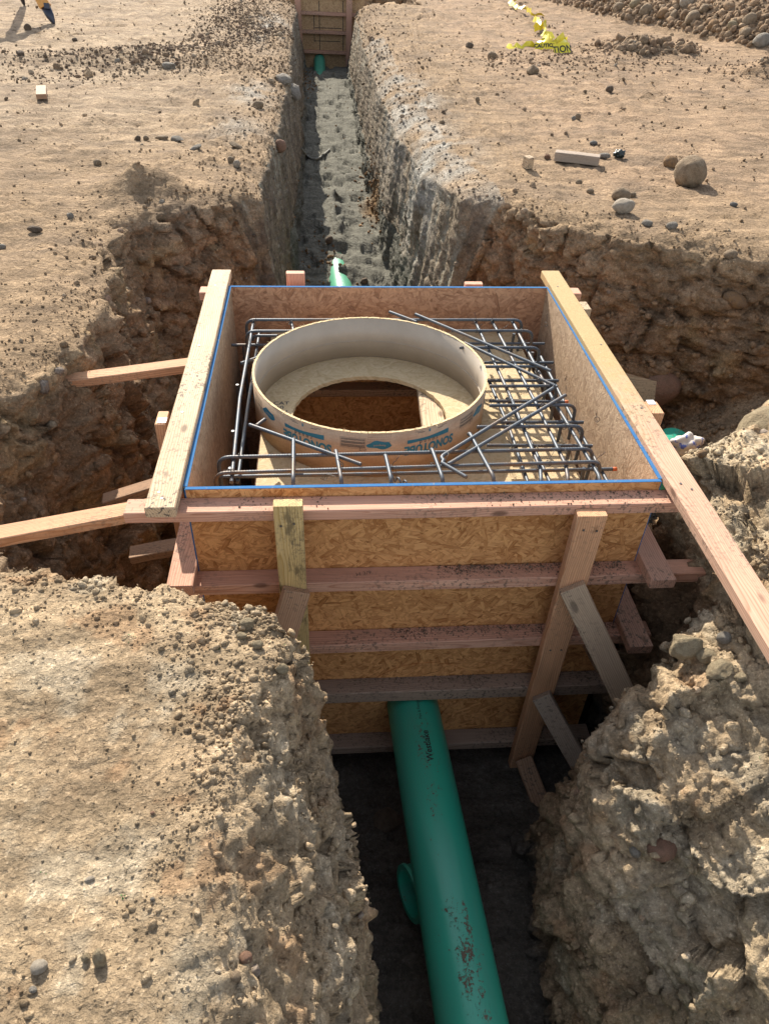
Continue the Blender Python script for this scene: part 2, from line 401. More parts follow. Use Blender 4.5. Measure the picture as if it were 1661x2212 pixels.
# soil colours, with sun painted on the right bank and shade on deep floors
def C3(*c): return np.array(c, np.float32)
tan_ = C3(.345, .24, .145); cream = C3(.45, .345, .235); red = C3(.345, .222, .130); olive = C3(.42, .312, .195)
grey = C3(.36, .345, .305); sand = C3(.18, .172, .140); darkclod = C3(.20, .145, .10); pinkish = C3(.385, .26, .165); floor_shade = C3(.12, .102, .082)
def lerp(a, b, t): return a+(b-a)*np.clip(t, 0, 1)[:, None]
c = np.tile(tan_, (len(x), 1))
m1 = fbm(x, y, z, .8, 4, .6, off=101); m2 = fbm(x, y*2.0, z, 1.9, 4, .6, off=131); m3 = fbm(x, y, z, 5.5, 3, .6, off=151)
c = lerp(c, cream, sstep((-x-.6)/1.5)*sstep((y-3.2)/2.0)*(.62+.5*m2))
c = lerp(c, pinkish, sstep((x-.9)/1.0)*sstep((y-2.4)/1.0)*(.65+.5*m2))
m4 = fbm(x*.8, y*1.6, z, 3.4, 4, .65, off=171)
c = lerp(c, C3(.25, .175, .11), sstep((m4-.0)/.28)*.7*flat*(y > 1.2))
c = lerp(c, darkclod, sstep((m2-.12)/.25)*.5*flat*(y > 2))
c = lerp(c, olive, np.maximum(block_l, mound_r)*(.9+.2*m3))
c = lerp(c, C3(.51, .395, .255), mound_r*sstep((z+.95)/.3)*sstep(m3*2+.5)*.7)  # upper right bank paler: its sunlit look is painted into the soil colour
c = lerp(c, cream*.95, block_l*flat*sstep((m1+.25)/.5)*.35)
pitwall = wall*(y > -.3)*(vdp > -.12)*(1-mound_r)
c = lerp(c, red, pitwall*sstep((-z-.02)/.25)*(.75+.35*m3))
c = lerp(c, C3(.39, .27, .14), pitwall*sstep((m3-.15)/.3)*.6)
c = lerp(c, C3(.31, .23, .165), pitwall*sstep((-m1-.05)/.3)*.5)
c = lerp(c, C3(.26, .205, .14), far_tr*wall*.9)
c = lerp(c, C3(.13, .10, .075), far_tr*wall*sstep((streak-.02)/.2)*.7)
c = lerp(c, C3(.36, .34, .27), far_tr*wall*sstep((-streak-.12)/.15)*.7)
c = lerp(c, grey, far_tr*sstep((m2+.22)/.35)*sstep((x+.2)/.3)*sstep((-vdt+.22)/.3)*.5*(y < 10)*(1-.85*wall))
gd = np.exp(-((x+.98)/.22)**2)*(np.exp(-((y-10.5)/1.4)**2)+.8*np.exp(-((y-6.0)/.5)**2)+.6*np.exp(-((y-4.6)/.35)**2))
gd2 = np.exp(-((x-.55)/.26)**2)*(np.exp(-((y-5.8)/1.2)**2)+np.exp(-((y-4.0)/.45)**2))
c = lerp(c, grey*1.1, np.clip(gd+gd2, 0, 1)*sstep((m3+.25)/.4)*.85)
c = lerp(c, sand, floor_tr*1.0)
c = lerp(c, C3(.25, .15, .07), floor_tr*sstep(1-np.abs(y-4.0)/.5)*sstep((-x-.25)/.1))
c = lerp(c, C3(.27, .17, .085), floor_tr*sstep(1-np.hypot((x-.2)/.2, (y-6.0)/.5)))
c = lerp(c, floor_shade, np.maximum(isfloor, sstep((-1.27-z)/.06))*(y < 3.0)*(1-floor_tr))  # deep floors darkened: their shade is put into the soil colour
c = lerp(c, C3(.29, .20, .125), ((y > 7.5) & (z > .12) & (x > 3)).astype(np.float32))
m6 = fbm(x, y, z, 2.4, 4, .62, off=191); m7 = fbm(x*1.1, y, z, 6.5, 4, .65, off=231)
c = lerp(c, C3(.29, .205, .125), np.maximum(block_l, .55*mound_r)*sstep((m6-.02)/.25)*.5)
c = lerp(c, C3(.50, .425, .31), np.maximum(.8*block_l, mound_r)*sstep((m7-.06)/.2)*.55)
c = lerp(c, C3(.36, .21, .11), np.maximum(block_l, mound_r)*sstep((-m7-.24)/.12)*.5)
c = lerp(c, C3(.235, .165, .105), (1-np.maximum(block_l, mound_r))*flat*(z > -.4)*sstep((m7-.02)/.25)*.45)
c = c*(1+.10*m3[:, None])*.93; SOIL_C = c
me = mesh_np('ground', GV, GQ, smooth=False)
me.polygons.foreach_set('use_smooth', np.ones(len(me.polygons), bool))
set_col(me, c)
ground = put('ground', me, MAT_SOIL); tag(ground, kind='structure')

bpy.context.view_layer.update()
_dg = bpy.context.evaluated_depsgraph_get()
def drop(x_, y_, z0=3.0):
    ok, loc, nor, _ = ground.ray_cast(Vector((x_, y_, z0)), Vector((0, 0, -1)))
    return (loc, nor) if ok else (Vector((x_, y_, 0)), Vector((0, 0, 1)))

# ------------------------------------------------------------ wood, strand board, steel, plastic, card
def wood_mat(name, c1, c2, dirt=0.25, grey=0.0, stain=0.0, rings=1.0, spec=.25):
    m, nt, b = new_mat(name)
    oc = N(nt, 'ShaderNodeTexCoord').outputs['Object']; rnd = N(nt, 'ShaderNodeObjectInfo').outputs['Random']
    off = N(nt, 'ShaderNodeCombineXYZ'); L(nt, math_n(nt, 'MULTIPLY', rnd, 31.0), off.inputs[0])
    L(nt, math_n(nt, 'ADD', math_n(nt, 'MULTIPLY', math_n(nt, 'FRACT', math_n(nt, 'MULTIPLY', rnd, 7.3)), .07), .012), off.inputs[1])
    L(nt, math_n(nt, 'ADD', math_n(nt, 'MULTIPLY', math_n(nt, 'FRACT', math_n(nt, 'MULTIPLY', rnd, 13.7)), -.09), -.02), off.inputs[2])
    add = N(nt, 'ShaderNodeVectorMath', operation='ADD'); L(nt, oc, add.inputs[0]); L(nt, off.outputs[0], add.inputs[1]); P = add.outputs[0]
    warp = N(nt, 'ShaderNodeTexNoise', i_Scale=2.4, i_Detail=2.0, i_Roughness=.5); L(nt, vmap(nt, P, (1.0, 3, 3)), warp.inputs['Vector'])
    wv = N(nt, 'ShaderNodeVectorMath', operation='MULTIPLY_ADD'); L(nt, warp.outputs['Color'], wv.inputs[0]); wv.inputs[1].default_value = (0, .055, .055)
    L(nt, vmap(nt, P, (.02, 1, 1)), wv.inputs[2])
    wav = N(nt, 'ShaderNodeTexWave', wave_type='RINGS', rings_direction='X', wave_profile='SAW', i_Scale=46.0/rings, i_Distortion=.6, i_Detail=1.0)
    L(nt, wv.outputs[0], wav.inputs['Vector'])
    fib = noise_n(nt, vmap(nt, P, (5, 260, 260)), 1.0, 3, .6); blot = noise_n(nt, vmap(nt, P, (2.5, 9, 9)), 1.0, 4, .6)
    ring = ramp(nt, wav.outputs['Fac'], [(0.0, .0), (.50, .22), (.86, 1.0), (1.0, .1)])
    c = mixc(nt, ring, c1, c2)
    c = mixc(nt, 1.0, c, ramp(nt, fib, [(.25, .78), (.7, 1.12)]), 'MULTIPLY')
    c = mixc(nt, 1.0, c, ramp(nt, blot, [(.25, .80), (.7, 1.10)]), 'MULTIPLY')
    # knots: sparse voronoi cells squeezed along the length
    vk = N(nt, 'ShaderNodeTexVoronoi', feature='F1', i_Scale=1.0, i_Randomness=1.0); L(nt, vmap(nt, P, (3.0, 7, 7)), vk.inputs['Vector'])
    kn = ramp(nt, vk.outputs['Distance'], [(.055, .85), (.10, 0.0)])
    c = mixc(nt, kn, c, tuple(q*.35 for q in c2))
    if grey:
        c = mixc(nt, ramp(nt, noise_n(nt, vmap(nt, P, (2, 12, 12)), 1.0, 5, .6), [(.3, grey), (.75, grey*.35)]), c, (.30, .25, .20))
    if stain:
        sn = noise_n(nt, vmap(nt, P, (7, 22, 22)), 1.0, 6, .72)
        c = mixc(nt, ramp(nt, sn, [(.50, 0.0), (.60, stain)]), c, (.10, .075, .04))
    if dirt:
        dn = noise_n(nt, oc, 75, 3, .7); dz = noise_n(nt, vmap(nt, P, (2.2, 4, 4)), 1.0, 2, .5)
        dm = math_n(nt, 'MULTIPLY', ramp(nt, dn, [(.54, 0.0), (.60, 1.0)]), ramp(nt, dz, [(.42, 0.0), (.62, min(1.0, dirt*3))]))
        c = mixc(nt, dm, c, (.085, .065, .05))
        c = mixc(nt, ramp(nt, dz, [(.3, 0.0), (.75, dirt*.55)]), c, (.30, .24, .17))
    L(nt, c, b.inputs['Base Color']); b.inputs['Roughness'].default_value = .72; b.inputs['Specular IOR Level'].default_value = spec
    h = bump_n(nt, fib, .35, .0012); h = bump_n(nt, ring, .25, .0008, h)
    L(nt, h, b.inputs['Normal'])
    return m
M_PALE = wood_mat('pale_fir', (.60, .455, .30), (.42, .27, .155), .35)
M_PINK = wood_mat('pink_fir', (.63, .355, .245), (.46, .215, .135), .25)
M_PINK2 = wood_mat('pink_fir_dirty', (.56, .32, .225), (.40, .19, .12), .55)
M_TAN = wood_mat('tan_fir', (.66, .375, .215), (.48, .22, .10), .12)
M_GREYW = wood_mat('weathered_grey_board', (.50, .36, .235), (.31, .20, .12), .25, grey=.30)
M_SILVER = wood_mat('silver_grey_board', (.42, .32, .24), (.25, .18, .13), .2, grey=.5)
M_STAIN = wood_mat('stained_yellow_post', (.62, .46, .22), (.44, .29, .10), .2, stain=.75)
M_BROWN = wood_mat('brown_board', (.42, .255, .155), (.27, .145, .08), .3)
M_DARKW = wood_mat('dark_brown_board', (.38, .265, .20), (.24, .15, .10), .45, grey=.25)  # darker, greyer brown for the two lowest walers

def osb_mat(name, light, dark, dust=0.0, dustcol=(.42, .35, .26), scale=1.0, gloss=.55):
    m, nt, b = new_mat(name)
    uv = N(nt, 'ShaderNodeTexCoord').outputs['UV']
    nz = N(nt, 'ShaderNodeTexNoise', i_Scale=6.0, i_Detail=2.0); L(nt, uv, nz.inputs['Vector'])
    wv = N(nt, 'ShaderNodeVectorMath', operation='MULTIPLY_ADD'); L(nt, nz.outputs['Color'], wv.inputs[0]); wv.inputs[1].default_value = (.003, .003, 0); L(nt, uv, wv.inputs[2])
    base = None; hgt = None
    for k, ang in enumerate((12, -38, 74, 118, -8, 40)):
        mp = vmap(nt, wv.outputs[0], (11.0*scale*(1+.15*k), 62.0*scale*(1-.06*k), 1), (k*3.7, k*1.9, k*2.3), (0, 0, 0))
        rt = N(nt, 'ShaderNodeVectorRotate', rotation_type='Z_AXIS', i_Angle=rad(ang)); L(nt, wv.outputs[0], rt.inputs['Vector'])
        mp = vmap(nt, rt.outputs[0], (14.0*scale*(1+.12*k), 88.0*scale*(1-.06*k), 1), (k*3.7, k*1.9, 0))
        v = N(nt, 'ShaderNodeTexVoronoi', feature='F1', voronoi_dimensions='2D', distance='CHEBYCHEV', i_Scale=1.0, i_Randomness=.85); L(nt, mp, v.inputs['Vector'])
        sp = N(nt, 'ShaderNodeSeparateColor'); L(nt, v.outputs['Color'], sp.inputs[0])
        fibre = noise_n(nt, vmap(nt, rt.outputs[0], (22*scale, 420*scale, 1), (k, k, 0)), 1.0, 2, .6)
        tone = math_n(nt, 'ADD', math_n(nt, 'MULTIPLY', math_n(nt, 'POWER', sp.outputs[1], .7), .62), math_n(nt, 'MULTIPLY', ramp(nt, fibre, [(.30, 0.0), (.70, 1.0)]), .38))
        edge = ramp(nt, v.outputs['Distance'], [(.40, 1.0), (.52, .55)])
        tone = math_n(nt, 'MULTIPLY', tone, edge)
        if base is None: base, hgt = tone, sp.outputs[0]
        else:
            top = math_n(nt, 'GREATER_THAN', sp.outputs[0], math_n(nt, 'ADD', hgt, .0))
            mx = N(nt, 'ShaderNodeMix', data_type='FLOAT'); L(nt, top, mx.inputs[0]); L(nt, base, mx.inputs[2]); L(nt, tone, mx.inputs[3])
            mh = math_n(nt, 'MAXIMUM', hgt, sp.outputs[0]); base, hgt = mx.outputs[0], mh
    mid_ = tuple((a+b_)/2 for a, b_ in zip(light, dark))
    c = ramp(nt, base, [(.06, tuple(q*.6 for q in dark)), (.18, dark), (.42, mid_), (.80, light)])
    if dust:
        dn = noise_n(nt, vmap(nt, uv, (1.6, 1.6, 1)), 3.0, 5, .65)
        c = mixc(nt, ramp(nt, dn, [(.25, dust), (.75, dust*.45)]), c, dustcol)
    L(nt, c, b.inputs['Base Color']); b.inputs['Roughness'].default_value = gloss; b.inputs['Specular IOR Level'].default_value = .3
    h = bump_n(nt, base, .8, .003); L(nt, h, b.inputs['Normal'])
    return m
M_OSB = osb_mat('strand_board', (.72, .375, .150), (.38, .155, .048))
M_OSB_IN = osb_mat('strand_board_inner', (.56, .31, .175), (.29, .13, .065), .12)
M_OSB_DUST = osb_mat('strand_board_dusty', (.52, .37, .24), (.27, .165, .095), .30, (.42, .33, .24), 1.15, .7)
M_OSB_FLOOR = osb_mat('strand_board_slab_floor', (.58, .46, .30), (.40, .28, .15), .55, (.56, .43, .24), 1.0, .75)

def plain_mat(name, col, rough=.5, metal=0.0, spec=.5, var=.15, vs=30.0, bump=0.0):
    m, nt, b = new_mat(name)
    oc = N(nt, 'ShaderNodeTexCoord').outputs['Object']
    n = noise_n(nt, oc, vs, 4, .6)
    c = mixc(nt, 1.0, col, ramp(nt, n, [(.25, 1-var), (.75, 1+var)]), 'MULTIPLY')
    L(nt, c, b.inputs['Base Color']); b.inputs['Roughness'].default_value = rough; b.inputs['Metallic'].default_value = metal; b.inputs['Specular IOR Level'].default_value = spec
    if bump: L(nt, bump_n(nt, n, .6, bump), b.inputs['Normal'])
    return m
def blue_mat():
    m, nt, b = new_mat('blue_edge_paint')
    oc = N(nt, 'ShaderNodeTexCoord').outputs['Object']
    n = noise_n(nt, oc, 90, 4, .7); n2 = noise_n(nt, oc, 6, 3, .6)
    c = mixc(nt, ramp(nt, n, [(.60, 0.0), (.72, .8)]), (.035, .135, .33), (.34, .28, .18))
    c = mixc(nt, ramp(nt, n2, [(.35, 0.0), (.8, .35)]), c, (.12, .26, .34))
    L(nt, c, b.inputs['Base Color']); b.inputs['Roughness'].default_value = .9; b.inputs['Specular IOR Level'].default_value = .12
    L(nt, bump_n(nt, n, .5, .001), b.inputs['Normal']); return m
M_BLUE = blue_mat()
def rebar_mat():
    m, nt, b = new_mat('rebar_steel')
    oc = N(nt, 'ShaderNodeTexCoord').outputs['Object']
    n = noise_n(nt, oc, 11, 5, .65); n2 = noise_n(nt, oc, 120, 3, .6)
    c = mixc(nt, ramp(nt, n, [(.50, 0.0), (.68, .7)]), (.075, .088, .105), (.14, .085, .045))
    c = mixc(nt, 1.0, c, ramp(nt, n2, [(.3, .75), (.7, 1.25)]), 'MULTIPLY')
    L(nt, c, b.inputs['Base Color']); b.inputs['Metallic'].default_value = .35; b.inputs['Roughness'].default_value = .5
    return m
M_REBAR = rebar_mat()
M_WIRE = plain_mat('tie_wire', (.07, .065, .06), .5, .6)
M_RUST = plain_mat('orange_paint', (.55, .12, .03), .6)
def pipe_mat(name='green_pvc', col=(.012, .215, .150), dirt=1.0):
    m, nt, b = new_mat(name)
    geo = N(nt, 'ShaderNodeNewGeometry'); oc = N(nt, 'ShaderNodeTexCoord').outputs['Object']
    sx = N(nt, 'ShaderNodeSeparateXYZ'); L(nt, oc, sx.inputs[0])
    # soil rubbed along the crown: object Z is the pipe's up side, object Y its width
    crown = math_n(nt, 'MULTIPLY', ramp(nt, math_n(nt, 'ABSOLUTE', math_n(nt, 'ADD', sx.outputs[1], -.004)), [(.0, 1.0), (.045, 0.0)]), ramp(nt, sx.outputs[2], [(.5, 0.0), (.55, 1.0)]))
    crown = ramp(nt, math_n(nt, 'ABSOLUTE', math_n(nt, 'ADD', sx.outputs[1], -.002)), [(.0, 1.0), (.030, .75), (.055, 0.0)])
    n = math_n(nt, 'ADD', math_n(nt, 'MULTIPLY', noise_n(nt, oc, 85, 5, .75), .55), math_n(nt, 'MULTIPLY', noise_n(nt, vmap(nt, oc, (.55, 1, 1)), 26, 5, .7), .45)); n2 = noise_n(nt, vmap(nt, oc, (3.4, 5, 5)), 1.0, 2, .5)
    along = ramp(nt, math_n(nt, 'DIVIDE', sx.outputs[0], 2.0), [(.22, .35), (.30, .62), (.44, .62), (.52, .15), (.60, .25), (.655, 1.15), (.76, 1.2), (.82, .7)])
    k = math_n(nt, 'MULTIPLY', crown, math_n(nt, 'MULTIPLY', along, ramp(nt, n2, [(.30, .5), (.60, 1.0)])))
    th = math_n(nt, 'ADD', n, math_n(nt, 'MULTIPLY', k, .155))
    msk = ramp(nt, th, [(.625, 0.0), (.665, dirt)])
    c = mixc(nt, noise_n(nt, oc, 3, 3, .5), col, tuple(q*1.25 for q in col))
    c = mixc(nt, ramp(nt, noise_n(nt, vmap(nt, oc, (1.5, 9, 9)), 1.0, 4, .6), [(.38, 0.05), (.75, .5)]), c, (.085, .22, .175))
    c = mixc(nt, msk, c, (.105, .075, .052))
    L(nt, c, b.inputs['Base Color']); L(nt, ramp(nt, msk, [(0, .33), (1, .9)]), b.inputs['Roughness'])
    L(nt, bump_n(nt, msk, .4, .002), b.inputs['Normal'])
    return m
M_PIPE = pipe_mat(col=(.018, .29, .19))
M_PIPE_DUSTY = pipe_mat('green_pvc_dusty', (.10, .36, .22), 1.0)
def card_mat():
    m, nt, b = new_mat('tube_cardboard')
    oc = N(nt, 'ShaderNodeTexCoord').outputs['Object']
    n = noise_n(nt, vmap(nt, oc, (1, 1, 2.5)), 7, 5, .6); n2 = noise_n(nt, oc, 140, 3, .6)
    c = mixc(nt, ramp(nt, n, [(.35, 0.0), (.62, 1.0)]), (.52, .385, .26), (.40, .27, .17))
    st = noise_n(nt, vmap(nt, oc, (1, 1, .6)), 4.0, 3, .5)
    c = mixc(nt, ramp(nt, st, [(.56, 0.0), (.575, .35)]), c, (.36, .23, .135))
    c = mixc(nt, 1.0, c, ramp(nt, n2, [(.3, .88), (.7, 1.08)]), 'MULTIPLY')
    L(nt, c, b.inputs['Base Color']); b.inputs['Roughness'].default_value = .75
    L(nt, bump_n(nt, n2, .4, .001), b.inputs['Normal']); return m
M_CARD = card_mat()
M_CARD_IN = plain_mat('tube_inner_coating', (.415, .345, .265), .42, 0, .5, .10, 9, .0006)
M_CUT = plain_mat('raw_paper_edge', (.62, .48, .28), .9, 0, .2, .25, 160, .002)
M_INK = plain_mat('blue_print', (.025, .17, .27), .6, 0, .3, .12, 60)
M_INKD = plain_mat('dark_print', (.055, .06, .065), .7, 0, .2, .2, 60)
M_PRINTBG = plain_mat('pale_print', (.47, .36, .26), .7)
M_BLACK = plain_mat('black_ink', (.02, .022, .022), .6)
M_WHITE = plain_mat('white_sticker', (.75, .76, .78), .4)
M_PENCIL = plain_mat('pencil_line', (.13, .085, .06), .8)

M_RAIL = wood_mat('pink_fir_sandy_end', (.575, .36, .25), (.44, .235, .15), .30)
nt = M_RAIL.node_tree; _b = nt.nodes['Principled BSDF']; _oc = N(nt, 'ShaderNodeTexCoord').outputs['Object']; _s = N(nt, 'ShaderNodeSeparateXYZ'); L(nt, _oc, _s.inputs[0])
_g = noise_n(nt, _oc, 300, 2, .7); _lm = math_n(nt, 'ADD', math_n(nt, 'MULTIPLY', _s.outputs[0], .5), math_n(nt, 'MULTIPLY', noise_n(nt, _oc, 14, 4, .7), .5))
_m = math_n(nt, 'MULTIPLY', ramp(nt, _lm, [(.98, 0.0), (1.0, 1.0)]), 1.0)
_m = math_n(nt, 'MULTIPLY', ramp(nt, math_n(nt, 'SUBTRACT', _lm, .55), [(.42, 0.0), (.72, .95)]), 1.0)
_old = _b.inputs['Base Color'].links[0].from_socket
L(nt, mixc(nt, _m, _old, ramp(nt, _g, [(.3, (.27, .17, .065)), (.7, (.52, .38, .19))])), _b.inputs['Base Color'])

# ------------------------------------------------------------ shapes
def frame(p0, p1, wdir):
    p0 = Vector(p0); p1 = Vector(p1); xx = (p1-p0).normalized(); w = Vector(wdir); w = (w-xx*w.dot(xx)).normalized(); zz = xx.cross(w)
    m = Matrix.Identity(4)
    for i in range(3): m[i][0], m[i][1], m[i][2], m[i][3] = xx[i], w[i], zz[i], p0[i]
    return m, (p1-p0).length
def board(name, p0, p1, w, t, wdir, mat, parent, ch=.003, sag=0.0, label=None, bev=None):
    """a sawn board: axis p0-p1 through its middle, w along wdir, t across; rounded arrises, slightly uneven"""
    m, ln = frame(p0, p1, wdir)
    prof = []
    for sy, sz in ((1, 1), (-1, 1), (-1, -1), (1, -1)):
        a = (sy*(w/2-ch), sz*t/2); b_ = (sy*w/2, sz*(t/2-ch))
        prof += [b_, a] if sy*sz > 0 else [a, b_]
    n = max(2, int(ln/.12)+1); V = []; F = []
    rj = random.Random(hash((round(p0[0], 3), round(p0[1], 3), round(p0[2], 3))) & 0xffff)
    ph = rj.random()*6
    for i in range(n):
        u = i/(n-1); dx = -sag*4*u*(1-u); wob = .0012*math.sin(u*7+ph)
        for (a, b_) in prof: V.append((u*ln, a+wob, b_+dx+wob*.5))
    for end, uu in ((0, 0.0), (n-1, 1.0)):
        s = .0025 if uu == 0 else -.0025
        k0 = len(V)
        for (a, b_) in prof: V.append((uu*ln, a*(1-.05), b_*(1-.08)))
        for q in range(8): 
            i0 = end*8+q; V[i0] = (V[i0][0]+s, V[i0][1], V[i0][2])
    for i in range(n-1):
        for q in range(8):
            F.append((i*8+q, (i+1)*8+q, (i+1)*8+(q+1) % 8, i*8+(q+1) % 8))
    e0 = n*8; e1 = n*8+8
    for q in range(8):
        F.append((e0+q, q, (q+1) % 8, e0+(q+1) % 8)); F.append(((n-1)*8+q, e1+q, e1+(q+1) % 8, (n-1)*8+(q+1) % 8))
    F.append(tuple(e0+q for q in range(8))[::1]); F.append(tuple(e1+q for q in reversed(range(8))))
    me = mesh_from(name, V, F)
    o = put(name, me, mat, parent, m)
    if label: o['label'] = label
    return o
def box_uv(name, lo, hi, mat, parent=None, uvrot=False, extra=None, ch=0):
    """a sheet of strand board with flat UVs in metres"""
    lo = np.array(lo, float); hi = np.array(hi, float)
    V = [(lo[0] if i & 1 == 0 else hi[0], lo[1] if i & 2 == 0 else hi[1], lo[2] if i & 4 == 0 else hi[2]) for i in range(8)]
    F = [(0, 2, 3, 1), (4, 5, 7, 6), (0, 1, 5, 4), (2, 6, 7, 3), (0, 4, 6, 2), (1, 3, 7, 5)]
    me = mesh_from(name, V, F); uvl = me.uv_layers.new(name='UVMap')
    for p in me.polygons:
        n = p.normal; k = max(range(3), key=lambda q: abs(n[q])); ax = [q for q in range(3) if q != k]
        for li in p.loop_indices:
            co = me.vertices[me.loops[li].vertex_index].co; u, v = co[ax[0]]+.37*k, co[ax[1]]+.11
            uvl.data[li].uv = (v, u) if uvrot else (u, v)
    return put(name, me, mat, parent)
def tube_mesh(name, pts, r, seg=8, rib=0.0, ribp=.0095, cap=True, step=None):
    """round bar along a path; rib > 0 gives the rolled ribs of reinforcing steel"""
    P = [Vector(p) for p in pts]
    if rib:
        Q = []; carry = 0.0; st = ribp/2
        for a, b_ in zip(P[:-1], P[1:]):
            d = (b_-a).length; t = carry
            while t < d: Q.append(a.lerp(b_, t/d)); t += st
            carry = t-d
        Q.append(P[-1]); P = Q
    n = len(P); V = []; F = []
    T = [(P[min(i+1, n-1)]-P[max(i-1, 0)]).normalized() for i in range(n)]
    ref = Vector((0, 0, 1)) if abs(T[0].z) < .9 else Vector((0, 1, 0))
    u = T[0].cross(ref).normalized()
    for i in range(n):
        u = (u-T[i]*u.dot(T[i])).normalized(); w = T[i].cross(u)
        for q in range(seg):
            a = 2*math.pi*q/seg
            rr = r+(rib if (i+(q*2)//seg) % 2 == 0 else 0.0)
            V.append(P[i]+u*math.cos(a)*rr+w*math.sin(a)*rr)
    for i in range(n-1):
        for q in range(seg): F.append((i*seg+q, i*seg+(q+1) % seg, (i+1)*seg+(q+1) % seg, (i+1)*seg+q))
    if cap: F.append(tuple(reversed(range(seg)))); F.append(tuple((n-1)*seg+q for q in range(seg)))
    me = mesh_from(name, V, F); me.polygons.foreach_set('use_smooth', [len(p.vertices) == 4 for p in me.polygons]); return me
def arc(c, a, b_, r, n=6):
    """points turning from direction a to b_ round corner c with radius r"""
    c = Vector(c); a = Vector(a).normalized(); b_ = Vector(b_).normalized(); return [(c-a*r)*(1-t)**2+c*2*t*(1-t)+(c+b_*r)*t*t for t in [i/n for i in range(n+1)]]
def text_mesh(name, s, size, bold=0.0, shear=0.0, spacing=1.0):
    cu = bpy.data.curves.new('t', 'FONT'); cu.body = s; cu.size = size; cu.offset = bold; cu.shear = shear; cu.space_character = spacing; cu.resolution_u = 3
    cu.align_x = 'CENTER'; cu.align_y = 'CENTER'
    o = bpy.data.objects.new('t', cu); COL.objects.link(o); bpy.context.view_layer.update()
    me = bpy.data.meshes.new_from_object(o.evaluated_get(bpy.context.evaluated_depsgraph_get())); me.name = name
    bpy.data.objects.remove(o); bpy.data.curves.remove(cu); me.materials.clear(); return me
def subdiv_x(me, maxw=.02):
    import bmesh
    bm = bmesh.new(); bm.from_mesh(me); xs = [v.co.x for v in bm.verts]
    x0, x1 = min(xs), max(xs); k = x0+maxw
    while k < x1:
        bmesh.ops.bisect_plane(bm, geom=bm.verts[:]+bm.edges[:]+bm.faces[:], plane_co=(k, 0, 0), plane_no=(1, 0, 0)); k += maxw
    bm.to_mesh(me); bm.free()

# ------------------------------------------------------------ the formwork box
W2, DEP = .76, 1.54
BOT = -1.49
form = thing('formwork_box', 'square open strand board box with blue painted edges and lumber nailed round it, nearest one', 'formwork', (0, .77, BOT))
TH = .012
# strand board sheets: front one laps over the side sheets
front = box_uv('board_panel', (-W2-.004, -TH, BOT), (W2+.004, 0, 0), M_OSB, form)
back = box_uv('board_panel', (-W2, DEP, BOT), (W2, DEP+TH, 0), M_OSB_IN, form)
left = box_uv('board_panel', (-W2-TH, .0015, BOT), (-W2, DEP+TH, 0), M_OSB_DUST, form, uvrot=True)
right = box_uv('board_panel', (W2, .231, BOT), (W2+TH, DEP+TH, 0), M_OSB_DUST, form, uvrot=True)
right2 = box_uv('board_panel', (W2, .0015, BOT), (W2+TH, .229, 0), M_OSB_DUST, form, uvrot=True, )
right2['label'] = 'narrow filler piece beside the vertical seam'
# painted edges
def edge(lo, hi): return box_uv('painted_edge', lo, hi, M_BLUE, form)
edge((-W2-.004, -TH-.0005, 0), (W2+.004, .0005, .0022)); edge((-W2, DEP-.0005, 0), (W2, DEP+TH+.0005, .0022))
edge((-W2-TH-.0005, .003, 0), (-W2+.0005, DEP+TH, .0022)); edge((W2-.0005, .231, 0), (W2+TH+.0005, DEP+TH, .0022)); edge((W2-.0005, .003, 0), (W2+TH+.0005, .229, .0022))
edge((-W2-.0065, -TH-.0006, -.75), (-W2-.004, .001, .0)); edge((W2+.004, -TH-.0006, -.75), (W2+.0065, .001, .0))
edge((-W2-TH+.0, -.0012+.0022, -.75), (-W2-.0045, .0031, -.003))
Z1 = -.032; T2 = .040; W4 = .074                               # top of the first waler, thickness and width
WY = -TH-.001-W4/2
lv = [(-.032, .040, M_PINK), (-.352, .046, M_PINK), (-.675, .046, M_PINK), (-.972, .062, M_DARKW), (-1.352, .046, M_DARKW)]
xr = [(-.945, .845), (-.80, 1.0), (-.80, .89), (-.80, .80), (-.80, .80)]
for i, ((zt, th, mt), (xa, xb)) in enumerate(zip(lv, xr)):
    board('waler', (xa, WY, zt-th/2), (xb, WY, zt-th/2), W4, th, (0, 1, 0), mt, form)
    if i: board('waler', (-.86 if i < 2 else -.8, DEP+TH+.001+W4/2, zt-th/2), (.9, DEP+TH+.001+W4/2, zt-th/2), W4, th, (0, 1, 0), M_PINK2, form)
board('waler', (-.915, DEP+TH+.001+W4/2, -.052), (.945, DEP+TH+.001+W4/2, -.052), W4, .04, (0, 1, 0), M_PINK, form)
# flat side rails on top of the first walers
board('top_rail', (-.819, -.130, .0065), (-.815, 1.690, .0065), .091, .037, (1, 0, 0), M_PALE, form, label='pale top rail flush along the left edge')
board('top_rail', (.8195, -1.25, .0065), (.8125, 1.700, .0065), .091, .037, (1, 0, 0), M_RAIL, form, label='long pink top rail running past the front corner over the dirt, sandy at its far end')
# side walers lower down rest on the front walers
SX = W2+TH+.001+W4/2
for s, y0, zt, mt in ((-1, -.125, -.352, M_PINK), (1, -.155, -.352, M_PINK2), (1, -.175, -.675, M_PINK2), (-1, -.11, -.675, M_PINK), (1, -.06, -1.01, M_PINK2), (-1, -.06, -1.01, M_PINK2)):
    board('side_waler', (s*SX, y0, zt+.021), (s*SX, 1.66, zt+.021), .089 if s > 0 else .086, .040, (1, 0, 0), mt, form)
PY = WY-W4/2-.001-.019
